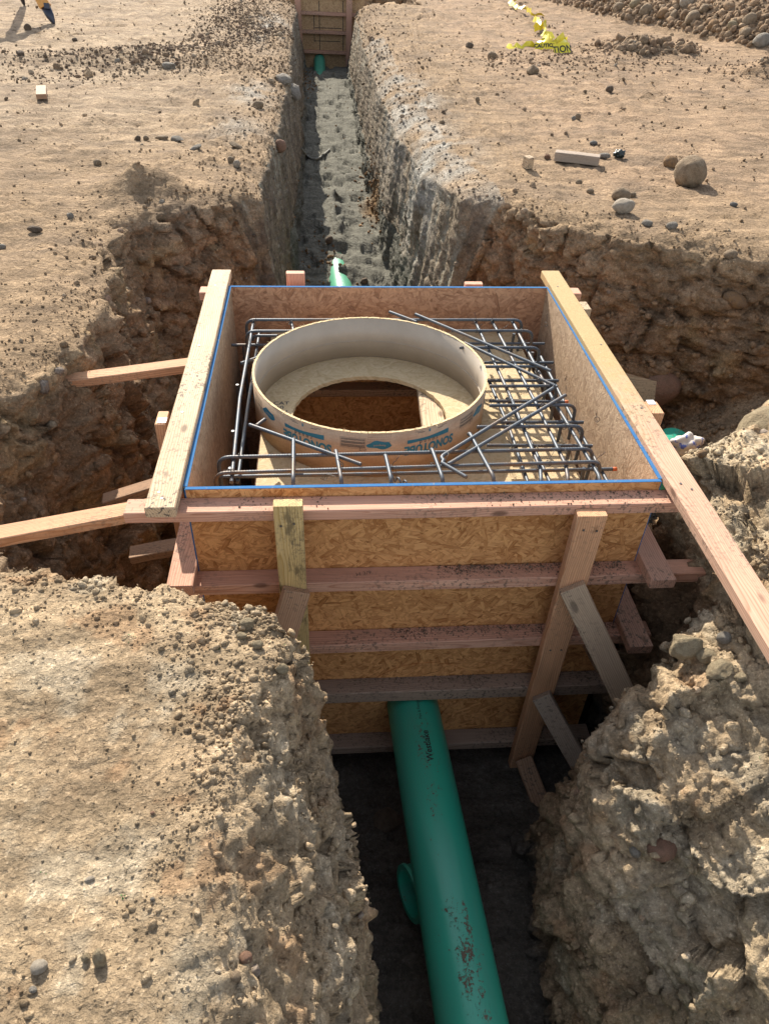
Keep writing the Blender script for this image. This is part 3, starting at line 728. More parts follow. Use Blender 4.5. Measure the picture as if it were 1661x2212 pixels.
# posts standing against the walers
o = board('post', (-.442, PY, .018), (-.449, PY, -1.50), .089, .038, (1, 0, 0), M_STAIN, form, label='yellow stained post with dark mould, left of the front')
o = board('post', (.515, PY, -.045), (.502, PY, -1.60), .096, .040, (1, 0, 0), M_TAN, form, ch=.004, label='orange post leaning at the right of the front')
board('post', (-.461, DEP+TH+W4+.024, .03), (-.461, DEP+TH+W4+.024, -1.45), .089, .038, (1, 0, 0), M_PINK, form)
board('post', (.42, DEP+TH+W4+.024, -.02), (.42, DEP+TH+W4+.024, -1.45), .089, .038, (1, 0, 0), M_PINK, form)
lp = board('post', (-.901, .405, .0), (-.905, .405, -1.48), .089, .038, (0, 1, 0), M_TAN, form)
rp = board('post', (.935, .50, -.035), (.930, .50, -1.48), .089, .050, (0, 1, 0), M_TAN, form)
board('post', (.905, 1.37, -.012), (.905, 1.37, -1.48), .089, .038, (0, 1, 0), M_PALE, form)
# paper stickers on two post tops
for p_, (cx, cy, cz) in ((lp, (-.898, .385, .0012)), (rp, (.933, .535, -.034))):
    box_uv('sticker', (cx-.014, cy-.016, cz), (cx+.016, cy+.016, cz+.0012), M_WHITE, form)
# braces from the posts down to the bank
BY = PY-.021
board('brace', (.500, BY-.012, -.345), (.80, BY-.22, -.88), .089, .038, (.85, 0, .5), M_GREYW, form, label='weathered brace from the right post, longest of the three')
board('brace', (.498, BY-.012, -.955), (.73, BY-.25, -1.30), .075, .038, (.80, 0, .55), M_SILVER, form, label='silver grey brace, middle of the three')
board('brace', (.497, BY-.012, -1.405), (.60, BY-.32, -1.56), .075, .034, (.90, 0, .35), M_BROWN, form, label='short brown brace at the foot of the right post')
board('brace', (.70, -.02, -.80), (.93, .02, -1.25), .06, .038, (.85, .2, .45), M_BROWN, form)
board('brace', (-.430, BY-.012, -.325), (-.60, BY-.20, -.85), .089, .038, (.93, .1, -.3), M_BROWN, form, label='brown brace going down to the left behind the dirt bank')
# struts from the left side to the pit wall
board('strut', (-.80, .965, -.085), (-1.40, .925, -.150), .060, .038, (0, 1, .12), M_TAN, form, label='upper strut reaching the left pit wall')
board('strut', (-.885, .005, -.085), (-1.75, -.215, -.105), .062, .038, (0, 1, .1), M_TAN, form, label='long strut running out to the left past the front corner')
board('strut', (-.90, .62, -.42), (-1.24, .575, -.51), .062, .038, (0, 1, .1), M_BROWN, form)
board('strut', (-.88, .40, -.60), (-1.12, .38, -.635), .070, .038, (0, 1, .1), M_BROWN, form)
# notched offcut jammed behind the right side
def notched():
    pts = [(-.22, .02), (.17, -.045), (.18, -.175), (.085, -.185), (.075, -.10), (.0, -.09), (-.01, -.16), (-.22, -.12)]
    V = [(a, 0, b_) for a, b_ in pts]+[(a, .038, b_) for a, b_ in pts]; n = len(pts)
    F = [tuple(range(n))[::-1], tuple(range(n, 2*n))]+[(i, (i+1) % n, (i+1) % n+n, i+n) for i in range(n)]
    me = mesh_from('brace', V, F)
    p = at(1355, 800, 'y', 1.75)
    return put('notched_board', me, M_GREYW, None, Matrix.Translation(Vector(p)) @ Matrix.Rotation(rad(-12), 4, 'Z') @ Matrix.Rotation(rad(-25), 4, 'X'))
tag(notched(), 'grey board with a square notch, wedged against the far right pit wall', 'board')

# slab floor of strand board with the ragged manhole opening
SZ = -.23; TX, TY, TR = -.1414, .8154, .4741
hole = [(-.142+.322*math.cos(2*math.pi*i/40), .775+.322*math.sin(2*math.pi*i/40)) for i in range(40)]
def slab_floor():
    import bmesh
    x0, x1, y0, y1 = -.585, .635, .002, DEP-.002
    cx, cy = TX, TY-.03; n = 96
    def ray(poly, ang):
        d = np.array([math.cos(ang), math.sin(ang)]); best = None
        for i in range(len(poly)):
            a = np.array(poly[i]); b_ = np.array(poly[(i+1) % len(poly)]); e = b_-a
            M_ = np.array([d, -e]).T
            if abs(np.linalg.det(M_)) < 1e-9: continue
            s, t = np.linalg.solve(M_, a-np.array([cx, cy]))
            if s > 0 and 0 <= t <= 1 and (best is None or s < best): best = s
        return best
    rect = [(x0, y0), (x1, y0), (x1, y1), (x0, y1)]
    angs = sorted([2*math.pi*i/n for i in range(n)]+[math.atan2(b_-cy, a-cx) % (2*math.pi) for a, b_ in rect])
    V = []; F = []
    for a in angs:
        rh = ray(hole, a)+.0015*math.sin(a*31)+.001*math.sin(a*57+1); ro = ray(rect, a)
        for zz in (SZ, SZ-.018):
            V.append((cx+rh*math.cos(a), cy+rh*math.sin(a), zz)); V.append((cx+ro*math.cos(a), cy+ro*math.sin(a), zz))
    k = len(angs)
    for i in range(k):
        j = (i+1) % k; a = 4*i; b_ = 4*j
        F += [(a, a+1, b_+1, b_), (a+2, b_+2, b_+3, a+3), (a, b_, b_+2, a+2), (a+1, a+3, b_+3, b_+1)]
    me = mesh_from('slab_floor', V, F); uvl = me.uv_layers.new(name='UVMap')
    for lp_ in me.loops:
        co = me.vertices[lp_.vertex_index].co; uvl.data[lp_.index].uv = (co.x+co.z, co.y)
    return put('floor_panel', me, M_OSB_FLOOR, form)
fp = slab_floor()
board('joist', (.105, .17, SZ-.040), (.150, 1.42, SZ-.040), .096, .038, (1, 0, 0), M_PALE, form)
board('joist', (-.52, .05, SZ-.110), (-.52, 1.5, SZ-.110), .038, .089, (1, 0, 0), M_PINK, form)
board('joist', (.56, .05, SZ-.110), (.56, 1.5, SZ-.110), .038, .089, (1, 0, 0), M_PINK, form)
for zz in (-.50, -.86, -1.2): board('inner_waler', (-.50, DEP-.05, zz), (.54, DEP-.05, zz), .089, .038, (0, 1, 0), M_PINK2, form)
# the walls that form the inner faces below the slab
box_uv('inner_panel', (-.592, .16, BOT), (-.580, DEP-.12, SZ-.019), M_OSB_IN, form, uvrot=True)
box_uv('inner_panel', (.603, .16, BOT), (.615, DEP-.12, SZ-.019), M_OSB_IN, form, uvrot=True)
box_uv('inner_panel', (-.579, DEP-.108, BOT), (.602, DEP-.096, SZ-.019), M_OSB, form)
box_uv('inner_panel', (-.579, .150, BOT), (.602, .162, SZ-.019), M_OSB_IN, form)
for zz in (-.47, -.80, -1.15):
    board('inner_waler', (-.575, DEP-.150, zz), (.60, DEP-.150, zz), .080, .040, (0, 1, 0), M_BROWN, form)
# round opening patch on the front sheet where the pipe passes
PX0, PZ0 = .022, -1.150
def annulus(name, cx, cz, r0, r1, y0, y1, mat, parent, n=48):
    V = []; F = []
    for i in range(n):
        a = 2*math.pi*i/n
        for r, yy in ((r0, y0), (r1, y0), (r1, y1), (r0, y1)): V.append((cx+r*math.cos(a), yy, cz+r*math.sin(a)))
    for i in range(n):
        j = (i+1) % n
        for q in range(4): F.append((i*4+q, j*4+q, j*4+(q+1) % 4, i*4+(q+1) % 4))
    me = mesh_from(name, V, F); uvl = me.uv_layers.new(name='UVMap')
    for lp_ in me.loops:
        co = me.vertices[lp_.vertex_index].co; uvl.data[lp_.index].uv = (co.x*.8+co.z*.6, co.z*.8-co.x*.6)
    return put(name, me, mat, parent)
annulus('patch_ring', PX0+.03, PZ0, .118, .262, -TH-.0035, -TH-.0002, M_OSB, form)
# carpenter's marks
def flat_text(s, size, origin, xdir, updir, mat, parent, name='writing', bold=.0):
    me = text_mesh(name, s, size, bold); xx = Vector(xdir).normalized(); up = Vector(updir); up = (up-xx*up.dot(xx)).normalized(); zz = xx.cross(up)
    m = Matrix.Identity(4)
    for i in range(3): m[i][0], m[i][1], m[i][2], m[i][3] = xx[i], up[i], zz[i], origin[i]
    return put(name, me, mat, parent, m)
flat_text('H 3/9', .024, (-.205, WY+.004, -.3512), (1, .18, 0), (-.18, 1, 0), M_PENCIL, form)
flat_text('2 CAT\n710\nINCH', .034, tuple(at(600, 880, 'z', SZ+.0007)[:2])+(SZ+.0008,), (1, 0, 0), (0, 1, 0), M_INKD, form, bold=.0004)
flat_text('RATED', .02, (.20, .88, SZ+.0008), (1, 0, 0), (0, 1, 0), M_INKD, form) if False else None
for (a, b_) in (((-.50, 1.0), (.3, 1.0)), ((-.30, .9), (-.30, 1.25))):
    pass

# ------------------------------------------------------------ the fibre tube standing on the slab floor
tube = thing('concrete_form_tube', 'wide round cardboard form tube with blue upside-down print, standing inside the box', 'form tube', (TX, TY, SZ))
def ring_wall(name, r0, r1, z0, z1, mat, parent, n=128, rag=0.0):
    V = []; F = []; rr = random.Random(3)
    for i in range(n):
        a = 2*math.pi*i/n; j1, j2 = rr.uniform(-rag, rag), rr.uniform(-rag, rag)
        for r, zz in ((r0, z0), (r1, z0), (r1+j2*.3, z1+j1), (r0, z1+j2)): V.append((TX+r*math.cos(a), TY+r*math.sin(a), zz))
    for i in range(n):
        j = (i+1) % n
        for q in range(4): F.append((i*4+q, j*4+q, j*4+(q+1) % 4, i*4+(q+1) % 4))
    me = mesh_from(name, V, F); me.polygons.foreach_set('use_smooth', [i % 4 in (1, 3) for i in range(len(F))])
    return put(name, me, mat, parent)
RZ = -.0331
ring_wall('outer_ply', TR-.004, TR, SZ+.001, RZ-.002, M_CARD, tube)
ring_wall('inner_liner', TR-.0085, TR-.0042, SZ+.001, RZ-.002, M_CARD_IN, tube)
ring_wall('cut_rim', TR-.0088, TR+.0003, RZ-.0019, RZ, M_CUT, tube, 260, .0014)
ring_wall('liner_seam', TR-.0112, TR-.0087, -.150, -.1465, M_CARD_IN, tube)
# loose paper fibres along the cut rim
def rim_frays():
    V = []; F = []; rr = random.Random(5)
    for k in range(170):
        a = rr.uniform(0, 2*math.pi); r = TR+rr.uniform(-.008, .0015); l = rr.uniform(.003, .012) if rr.random() < .9 else rr.uniform(.012, .02)
        p = Vector((TX+r*math.cos(a), TY+r*math.sin(a), RZ-.001)); d = Vector((math.cos(a)*rr.uniform(-.4, 1), math.sin(a)*rr.uniform(-.4, 1), rr.uniform(-.4, .9))).normalized()
        t = Vector((-math.sin(a), math.cos(a), 0))*rr.uniform(.001, .0022); n0 = len(V)
        V += [p-t, p+t, p+d*l*.5+t*.8+Vector((0, 0, .001)), p+d*l*.5-t*.8+Vector((0, 0, .001)), p+d*l]
        F += [(n0, n0+1, n0+2, n0+3), (n0+3, n0+2, n0+4)]
    return put('frayed_paper', mesh_from('frays', V, F), M_CUT, tube)
tag(rim_frays(), kind='stuff')
def on_tube(me, name, ang, zc, mat, flip=True, off=.0007):
    """bend a flat mesh round the outside of the tube, centred at angle ang and height zc"""
    subdiv_x(me, .012)
    R_ = TR+off
    for v in me.vertices:
        s, h = v.co.x, v.co.y
        if flip: s, h = -s, -h
        a = ang+s/R_; rr = R_+v.co.z
        v.co = (TX+rr*math.cos(a), TY+rr*math.sin(a), zc+h)
    return put(name, me, mat, tube)
def poly_mesh(name, pts):
    me = mesh_from(name, [(a, b_, 0) for a, b_ in pts], [tuple(range(len(pts)))]); import bmesh
    bm = bmesh.new(); bm.from_mesh(me); bmesh.ops.triangulate(bm, faces=bm.faces[:]); bm.to_mesh(me); bm.free(); return me
def rects_mesh(name, rs):
    V = []; F = []
    for x0, y0, x1, y1 in rs: k = len(V); V += [(x0, y0, 0), (x1, y0, 0), (x1, y1, 0), (x0, y1, 0)]; F.append((k, k+1, k+2, k+3))
    return mesh_from(name, V, F)
def tube_ang(px, py, z):
    """angle on the tube's outside under a photograph point (near side)"""
    d = CF + CR*(px-830.5)/F_PX - CU*(py-1106.0)/F_PX
    o = CAM-np.array([TX, TY, 0]); a = d[0]**2+d[1]**2; b_ = 2*(o[0]*d[0]+o[1]*d[1]); c_ = o[0]**2+o[1]**2-TR**2
    t = (-b_-math.sqrt(b_*b_-4*a*c_))/(2*a); p = CAM+d*t; return math.atan2(p[1]-TY, p[0]-TX), p[2]
def label_set(a0):
    """one printed repeat: SONOTUBE, 'round' with its blue wedge, and the small heading; printed upside down"""
    t = text_mesh('brand_print', 'SONOTUBE', .052, .0022, 0, 1.0)
    for v in t.vertices: v.co.x *= .78
    on_tube(t, 'printed_word', a0+.02, -.120, M_INK)
    w = poly_mesh('wedge', [(-.088, -.004), (-.05, -.001), (0, .004), (.045, .005), (.088, .004), (.088, .014), (.088, .020), (.04, .017), (-.02, .0165), (-.088, .017)])
    on_tube(w, 'printed_wedge', a0, -.071, M_INK)
    on_tube(text_mesh('round', 'r o u n d', .022, .0003), 'printed_word', a0, -.093, M_INKD)
    on_tube(text_mesh('s', 'S', .016, .001), 'printed_word', a0, -.048, M_INK)
    for r_ in ((-.06, -.001, -.035, .001), (-.075, -.006, -.05, -.0045), (.02, -.001, .05, .001), (.03, -.006, .06, -.0045)): on_tube(rects_mesh('line', [r_]), 'printed_line', a0, -.050, M_INKD)
def cloud_set(a0):
    th_ = [2*math.pi*i/28 for i in range(28)]
    pts = [(.045*math.cos(t)*(1+.12*math.sin(3*t+.6)), .017*math.sin(t)*(1+.22*math.sin(4*t))) for t in th_]
    on_tube(poly_mesh('cloud', pts), 'printed_cloud', a0, -.085, M_INK)
    on_tube(text_mesh('rg', 'Rainguard', .011, 0), 'printed_word', a0, -.087, M_PRINTBG, off=.0012)
    rr = random.Random(int(a0*100)); rs = []
    for i in range(11):
        for j in range(4): rs.append((-.040+i*.0080+j*.001, -.018+j*.010, -.0388+i*.0080+j*.001, -.0125+j*.010))
    tag(on_tube(rects_mesh('rain', rs), 'printed_rain', a0, -.056, M_INKD), kind='stuff')
    dog = [(-.010, .004), (-.004, .007), (.002, .005), (.010, .009), (.016, .006), (.012, .002), (.015, -.006), (.013, -.007), (.009, -.001), (.0, -.002), (-.004, -.008), (-.006, -.007), (-.005, -.001), (-.012, .001)]
    me = mesh_from('squiggle', [(a*1.0, b_*1.0, 0) for a, b_ in dog]+[(a*.86, b_*.80, 0) for a, b_ in dog], [(i, (i+1) % 14, (i+1) % 14+14, i+14) for i in range(14)])
    on_tube(me, 'printed_outline', a0-.125, -.103, M_INKD)
def notice_set(a0):
    rs = [(-.046, .0225, .046, .0232), (-.046, -.0232, .046, -.0225), (-.046, -.0232, -.0453, .0232), (.0453, -.0232, .046, .0232)]
    rr = random.Random(2)
    for g0, g1 in ((.018, .006), (.002, -.008), (-.012, -.020)):
        yy = g0
        while yy > g1:
            xx = -.043
            while xx < .041:
                w_ = rr.uniform(.003, .010); rs.append((xx, yy-.0011, min(xx+w_, .043), yy)); xx += w_+.0011
            yy -= .0021
    tag(on_tube(rects_mesh('notice', rs), 'printed_notice', a0, -.080, M_INKD), kind='stuff')
aS, _ = tube_ang(927, 943, -.08); aS2, _ = tube_ang(655, 945, -.08); aC, _ = tube_ang(820, 967, -.08); aN, _ = tube_ang(762, 963, -.08)
period = aS-aS2
for k in (-1, 0, 1, 2):
    label_set(aS-k*period+0.0); cloud_set(aC-k*period); notice_set(aN-k*period)
a_, z_ = tube_ang(585, 900, -.08)

# ------------------------------------------------------------ the reinforcing cage
cage = thing('rebar_cage', 'tied cage of ribbed steel bars lying around the cardboard tube, with hooked ends', 'rebar', (0, .77, SZ))
RB = .0063
def bar(pts, name='bar', r=RB, mat=None):
    return put(name, tube_mesh(name, pts, r-.0002, 8, .0014), mat or M_REBAR, cage)
def hairpin(y, z, xl, xr, hookl=True, hookr=True, drop_=.16, zb=None):
    P = []
    if hookl: P += [Vector((xl, y, z-drop_))]+arc((xl, y, z), (0, 0, 1), (1, 0, 0), .042)
    else: P += [Vector((xl, y, z))]
    if hookr: P += arc((xr, y, z), (1, 0, 0), (0, 0, -1), .042)+[Vector((xr, y, z-drop_))]
    else: P += [Vector((xr, y, z))]
    return bar(P)
def A(px, py, z): p = at(px, py, 'z', z); return Vector(p)
ZT = -.052
# crosswise hooked bars, far to near
h = []
p0, p1 = A(531, 690, ZT), A(1129, 691, ZT); hairpin((p0.y+p1.y)/2, ZT, p0.x, p1.x)
p0, p1, p2, p3 = A(531, 715, ZT-.004), A(640, 715, ZT-.004), A(975, 714, ZT-.004), A(1152, 714, ZT-.004); hairpin(p0.y, ZT-.004, p0.x, p1.x, True, False); hairpin(p3.y, ZT-.004, p2.x, p3.x, False, True)
for (xa, ya, xb, yb, ho) in ((992, 749, 1168, 752, 1), (1037, 790, 1172, 793, 0), (1057, 833, 1205, 834, 1), (1057, 874, 1246, 876, 1), (1030, 921, 1262, 921, 1)):
    p0, p1 = A(xa, ya, ZT), A(xb, yb, ZT); hairpin((p0.y+p1.y)/2, ZT, p0.x, p1.x, False, bool(ho))
p0, p1 = A(470, 988, ZT-.002), A(1283, 969, ZT-.002)
bar([Vector((p0.x, p0.y, ZT-.16))]+arc(p0, (0, 0, 1), p1-p0, .042)+arc(p1, p1-p0, (0, 0, -1), .042)+[Vector((p1.x, p1.y, ZT-.16))])
p0, p1 = A(463, 1022, ZT), A(1300, 997, ZT)
bar([Vector((p0.x, p0.y, ZT-.16))]+arc(p0, (0, 0, 1), p1-p0, .042)+arc(p1, p1-p0, (0, 0, -1), .042)+[Vector((p1.x, p1.y, ZT-.16))])
# lower straight bars
ZB = -.125
tips = []
for (xa, ya, xb, yb) in ((500, 745, 600, 745), (990, 742, 1176, 742), (1010, 783, 1195, 783), (1040, 822, 1206, 822), (1057, 866, 1225, 868), (1078, 912, 1260, 912), (1052, 962, 1279, 963), (472, 1030, 1330, 1013)):
    a, b_ = A(xa, ya, ZB), A(xb, yb, ZB); bar([a, b_]); tips.append(b_)
a, b_ = A(545, 725, ZB+.03), A(600, 725, ZB+.03); bar(arc(a, (0, -.6, 1), (1, 0, 0), .03)+[b_])
for q in (3, 6): pass
for t_ in (tips[4], tips[7]):
    put('painted_tip', tube_mesh('tip', [t_-Vector((.012, 0, 0)), t_+Vector((.003, 0, 0))], RB+.0013, 8), M_RUST, cage)
# lengthwise bars, right side, upper layer passes just under the hooked bars
ZL = ZT-.0135
def longbar(pts, z, hook=True, hookz=.12):
    P = [A(a, b_, z) for a, b_ in pts]
    if hook:
        d = P[-1]-P[-2]; P = P[:-1]+arc(P[-1], d, (0, 0, -1), .035)+[P[-1]-Vector((0, 0, hookz))]
    return bar(P)
longbar([(1025, 691), (1103, 858), (1167, 1013), (1169, 1044)], ZL); longbar([(1062, 692), (1156, 868), (1222, 1005), (1228, 1042)], ZL)
longbar([(1105, 691), (1200, 873), (1292, 1025), (1298, 1042)], ZL)
longbar([(1168, 770), (1237, 905), (1315, 1046)], ZB-.013, False)
longbar([(1056, 822), (1100, 925), (1140, 1042)], ZB-.013, False); longbar([(1095, 860), (1147, 955), (1188, 1042)], ZB-.013, False)
longbar([(548, 692), (518, 860), (500, 1042)], ZL, False); longbar([(560, 720), (537, 870), (513, 1042)], ZB-.013, False)
longbar([(628, 690), (634, 715)], ZL, False)
# vertical legs in the side walls
for px, py in ((1110, 720), (1150, 760), (1180, 830), (1215, 905), (1232, 960), (1262, 1010)):
    p = A(px, py, ZB); bar([p, p-Vector((0, 0, .30))], 'vertical_bar')
for px, py in ((540, 745), (528, 830), (520, 930), (515, 1010)):
    p = A(px, py, ZB-.03); p.x -= .03; bar([p, p-Vector((0, 0, .30))], 'vertical_bar')
# short bars over the front hooked bars
for (xa, ya, xb, yb, z) in ((634, 945, 633, 1040, ZT+.012), (725, 970, 738, 1040, ZT+.012), (832, 980, 846, 1040, ZT+.012), (932, 967, 958, 1038, ZT+.012), (1013, 933, 1069, 1035, ZT+.012)):
    a, b_ = A(xa, ya, z), A(xb, yb, z)
    bar(arc(a, (0, -.3, 1), b_-a, .02, 4)[1:]+arc(b_, b_-a, (0, 0, -1), .035)+[b_-Vector((0, 0, .12))])
# diagonals round the tube
ZD = ZT+.013
bar([A(841, 673, ZD), A(900, 695, ZD)]); bar([A(1003, 740, ZD-.006), A(1203, 835, ZD-.006)])
bar([A(897, 678, ZD), A(1190, 801, ZD)])
bar([A(1209, 982+49, ZD)-Vector((0, 0, 0)), A(1209, 1030, ZD)]) if False else None
bar([A(1008, 1031, ZD+.004), A(955, 1000, ZD+.004)]+arc(A(950, 988, ZD+.004), A(950, 988, ZD)-A(1000, 1025, ZD), A(1195, 838, ZD)-A(950, 988, ZD), .02, 4)+[A(1195, 838, ZD+.002)])
bar([A(968, 1003, ZD), A(1222, 853, ZD)])
bar([A(538, 917, ZD-.004), A(780, 1003, ZD-.004)]); bar([A(553, 920, ZT-.03), A(573, 905, ZT-.03)]); bar([A(520, 785, ZT-.03), A(556, 772, ZT-.03)])
# splice knot of wire round the front lower bar, plastic chair, tie wires
def ties():
    rr = random.Random(11); k = 0
    spots = [(1180, 700), (628, 697), (1025, 695), (1062, 695), (1030, 714), (1080, 714), (1125, 714), (1125, 752), (1085, 792), (1163, 822), (1107, 833), (1060, 866), (1170, 874), (1140, 921), (1112, 921), (1218, 921), (1210, 969), (1160, 969), (1104, 969), (846, 1010), (634, 1000), (738, 1008), (932, 1005), (1185, 1000), (1225, 1000), (1290, 1000), (548, 697), (540, 745), (518, 985), (505, 1020), (955, 1003), (1195, 838), (1100, 858), (700, 1030), (1290, 905)]
    V = []; F = []
    for px, py in spots:
        c0 = A(px, py, ZT); pts = []
        ax = Vector((rr.uniform(.5, 1), rr.uniform(-1, 1), rr.uniform(-.3, .3))).normalized(); u = ax.cross(Vector((0, 0, 1))).normalized(); w_ = ax.cross(u)
        for i in range(15): t = i/14*2*math.pi*1.6; pts.append(c0+(u*math.cos(t)+w_*math.sin(t))*.0105+ax*(i/14-.5)*.014)
        e = pts[-1]; d = Vector((rr.uniform(-1, 1), rr.uniform(-1, 1), rr.uniform(.1, 1.2))).normalized()
        for i in range(1, 6): pts.append(e+d*.008*i+Vector((rr.uniform(-1, 1), rr.uniform(-1, 1), rr.uniform(-1, 1)))*.0018)
        put('tie_wire', tube_mesh('wire', pts, .0011, 4), M_WIRE, cage)
ties()
kn = [A(843+2.6*i, 1030+1.1*i, ZT-.01)+Vector((0, .009*math.cos(i*1.1), .009*math.sin(i*1.1))) for i in range(15)]
put('wire_knot', tube_mesh('knot', kn, .0035, 5), M_REBAR, cage)

# ------------------------------------------------------------ green sewer pipes
def pipe_obj(name, p0, p1, R_, mat, label, cat='pipe', bell=None, wallt=.008, group=None):
    m, ln = frame(p0, p1, (1, 0, 0) if abs(Vector(p1)[1]-Vector(p0)[1]) > .5 else (0, 1, 0))
    # local X runs along the pipe, local Z points up
    if m.col[2][2] < 0:
        for i in range(3): m[i][1] *= -1; m[i][2] *= -1
    prof = [(0, R_-wallt), (0, R_), (ln, R_), (ln, R_-wallt)]
    if bell: prof = [(0, R_+.004), (0, R_+.022), (.012, R_+.024), (.020, R_+.016), (.060, R_+.016), (.070, R_+.024), (.092, R_+.024), (.104, R_+.014), (.16, R_+.012), (.20, R_), (ln, R_), (ln, R_-wallt), (.20, R_-wallt), (.17, R_+.004)]
    n = 72; V = []; F = []; k = len(prof)
    for i in range(n):
        a = 2*math.pi*i/n
        for xx, r in prof: V.append((xx, r*math.cos(a), r*math.sin(a)))
    for i in range(n):
        j = (i+1) % n
        for q in range(k): F.append((i*k+q, i*k+(q+1) % k, j*k+(q+1) % k, j*k+q))
    me = mesh_from(name, V, F); me.polygons.foreach_set('use_smooth', [True]*len(F)); me.set_sharp_from_angle(angle=rad(35))
    e = thing(name, label, cat, tuple(p0), group); o = put('pipe_barrel', me, mat, e, m)
    return e, o, m
PR = .1065
Pa = Vector((-.008, .40, -1.175)); Pb = Vector((.068, -1.17, -1.092)); Pc = Pa+(Pb-Pa)*2.0
pp, po, pm = pipe_obj('sewer_pipe', Pa, Pc, PR, M_PIPE, 'long green plastic sewer pipe lying in the dark front trench, leaving the box', 'pipe')
# printed line along the crown
def on_pipe(s, size, dist, side=.012, parent=pp, bold=.0):
    me = text_mesh('print', s, size, bold)
    # text reads along the pipe towards the box
    me2 = me
    for v in me2.vertices:
        a = (v.co.y)/(PR+.0007)-side/PR
        v.co = (dist-v.co.x, -math.sin(a)*(PR+.0007), math.cos(a)*(PR+.0007))
    return put('printed_line', me2, M_BLACK, parent, pm)
# far pipe, half buried in sand behind the box
qx = lambda yy: .02-.045*yy
pipe_obj('sewer_pipe', (qx(1.56), 1.56, -1.20), (qx(6.0), 6.0, -1.235), PR, M_PIPE_DUSTY, 'green sewer pipe half covered by sand behind the box', 'pipe')
pipe_obj('sewer_pipe', (-.335, 12.6, -1.09), (-.335, 14.3, -.885), PR, M_PIPE, 'short green pipe end showing under the distant form', 'pipe')
pipe_obj('sewer_pipe', (.965, .66, -.80), (1.60, 1.42, -.86), PR, M_PIPE, 'green pipe beside the box on the right, half hidden by the dirt bank', 'pipe')
# bell end lying under the main pipe
c0 = Vector(at(893, 1925, 'z', -1.24))
pipe_obj('pipe_socket', c0+Vector((-.02, -.01, .0)), c0+Vector((.14, .04, -.02)), .075, M_PIPE, 'open bell end of a green pipe sticking out under the long pipe', 'pipe', bell=True)

on_pipe('Westlake', .036, .40+.30, bold=.0008)
on_pipe('Pipe & Fittings', .016, .40+.13, .004)

# ------------------------------------------------------------ rocks and clods
def hit(px, py):
    """where the sight line through a photograph point meets the ground"""
    d = Vector(CF + CR*(px-830.5)/F_PX - CU*(py-1106.0)/F_PX).normalized()
    ok, loc, nor, _ = ground.ray_cast(Vector(CAM), d)
    if not ok: return None, None, 1
    return loc, nor, (loc-Vector(CAM)).dot(Vector(CF))
def rock_mesh(name, sub, seed, ang=.5, squash=(1, 1, 1), smooth=False):
    import bmesh
    bm = bmesh.new(); bmesh.ops.create_icosphere(bm, subdivisions=sub, radius=1.0)
    V = np.array([v.co[:] for v in bm.verts], np.float32); r = np.random.default_rng(seed)
    if ang > 0:                                                    # facets: clip by random planes
        for _ in range(9):
            n = r.normal(size=3); n /= np.linalg.norm(n); h = r.uniform(.62, .92); d = V@n
            V = np.where((d > h)[:, None], V-n*((d-h)*ang)[:, None], V)
    o = seed*3.1
    V = V*(1+.16*fbm(V[:, 0], V[:, 1], V[:, 2], 1.3, 3, off=o)+.05*fbm(V[:, 0], V[:, 1], V[:, 2], 5, 2, off=o+9))[:, None]
    V *= np.array(squash)
    F = np.array([[v.index for v in f.verts] for f in bm.faces], np.int32); bm.free()
    return V, F
def rock_mat(name, c1, c2, rough=.85):
    m, nt, b = new_mat(name); oc = N(nt, 'ShaderNodeTexCoord').outputs['Object']
    n = noise_n(nt, oc, 2.6, 6, .65); n2 = noise_n(nt, oc, 16, 4, .7)
    c = mixc(nt, ramp(nt, n, [(.35, 0.0), (.65, 1.0)]), c1, c2)
    c = mixc(nt, 1.0, c, ramp(nt, n2, [(.25, .72), (.75, 1.2)]), 'MULTIPLY')
    L(nt, c, b.inputs['Base Color']); b.inputs['Roughness'].default_value = rough; b.inputs['Specular IOR Level'].default_value = .2
    L(nt, bump_n(nt, n2, .7, .05, bump_n(nt, n, .4, .12)), b.inputs['Normal']); return m
RM = {'tan': rock_mat('tan_stone', (.40, .30, .20), (.27, .195, .125)), 'grey': rock_mat('grey_stone', (.37, .33, .28), (.26, .225, .18)),
      'dark': rock_mat('dark_clod', (.215, .16, .115), (.14, .10, .07)), 'red': rock_mat('reddish_stone', (.38, .21, .14), (.29, .18, .12)),
      'pale': rock_mat('pale_stone', (.55, .47, .37), (.42, .35, .27)), 'rust': rock_mat('rust_stone', (.42, .25, .12), (.28, .19, .12)),
      'soil': rock_mat('soil_lump', (.42, .34, .22), (.31, .24, .15), .95), 'blue': rock_mat('blue_grey_stone', (.25, .235, .215), (.17, .155, .14))}
_k = [0]
def rock(px, py, wpx, mat, label, squash=(1, .8, .72), ang=.5, sink=.3, sub=3, group=None, name='rock', cat='rock', rot=None, smooth=None):
    loc, nor, zc = hit(px, py)
    if loc is None: return None
    _k[0] += 1; r = wpx*zc/F_PX/2
    V, F = rock_mesh('rock', sub, _k[0]*7+3, ang, squash)
    me = mesh_np('rock', V, F, True)
    if ang > .6 and smooth is None: me.polygons.foreach_set('use_smooth', np.zeros(len(me.polygons), bool))
    up = Vector((0, 0, 1)) if nor.z > .5 else nor
    c = loc+up*r*squash[2]*(1-sink*1.4)
    q = Vector((0, 0, 1)).rotation_difference((nor+Vector((0, 0, .4))).normalized()) if nor.z < .9 else Matrix.Identity(3).to_quaternion()
    m = Matrix.Translation(c) @ q.to_matrix().to_4x4() @ Matrix.Rotation(rot if rot is not None else random.uniform(-.5, .5), 4, 'Z') @ Matrix.Scale(r, 4)
    o = put(name, me, RM[mat], None, m); return tag(o, label, cat, group)
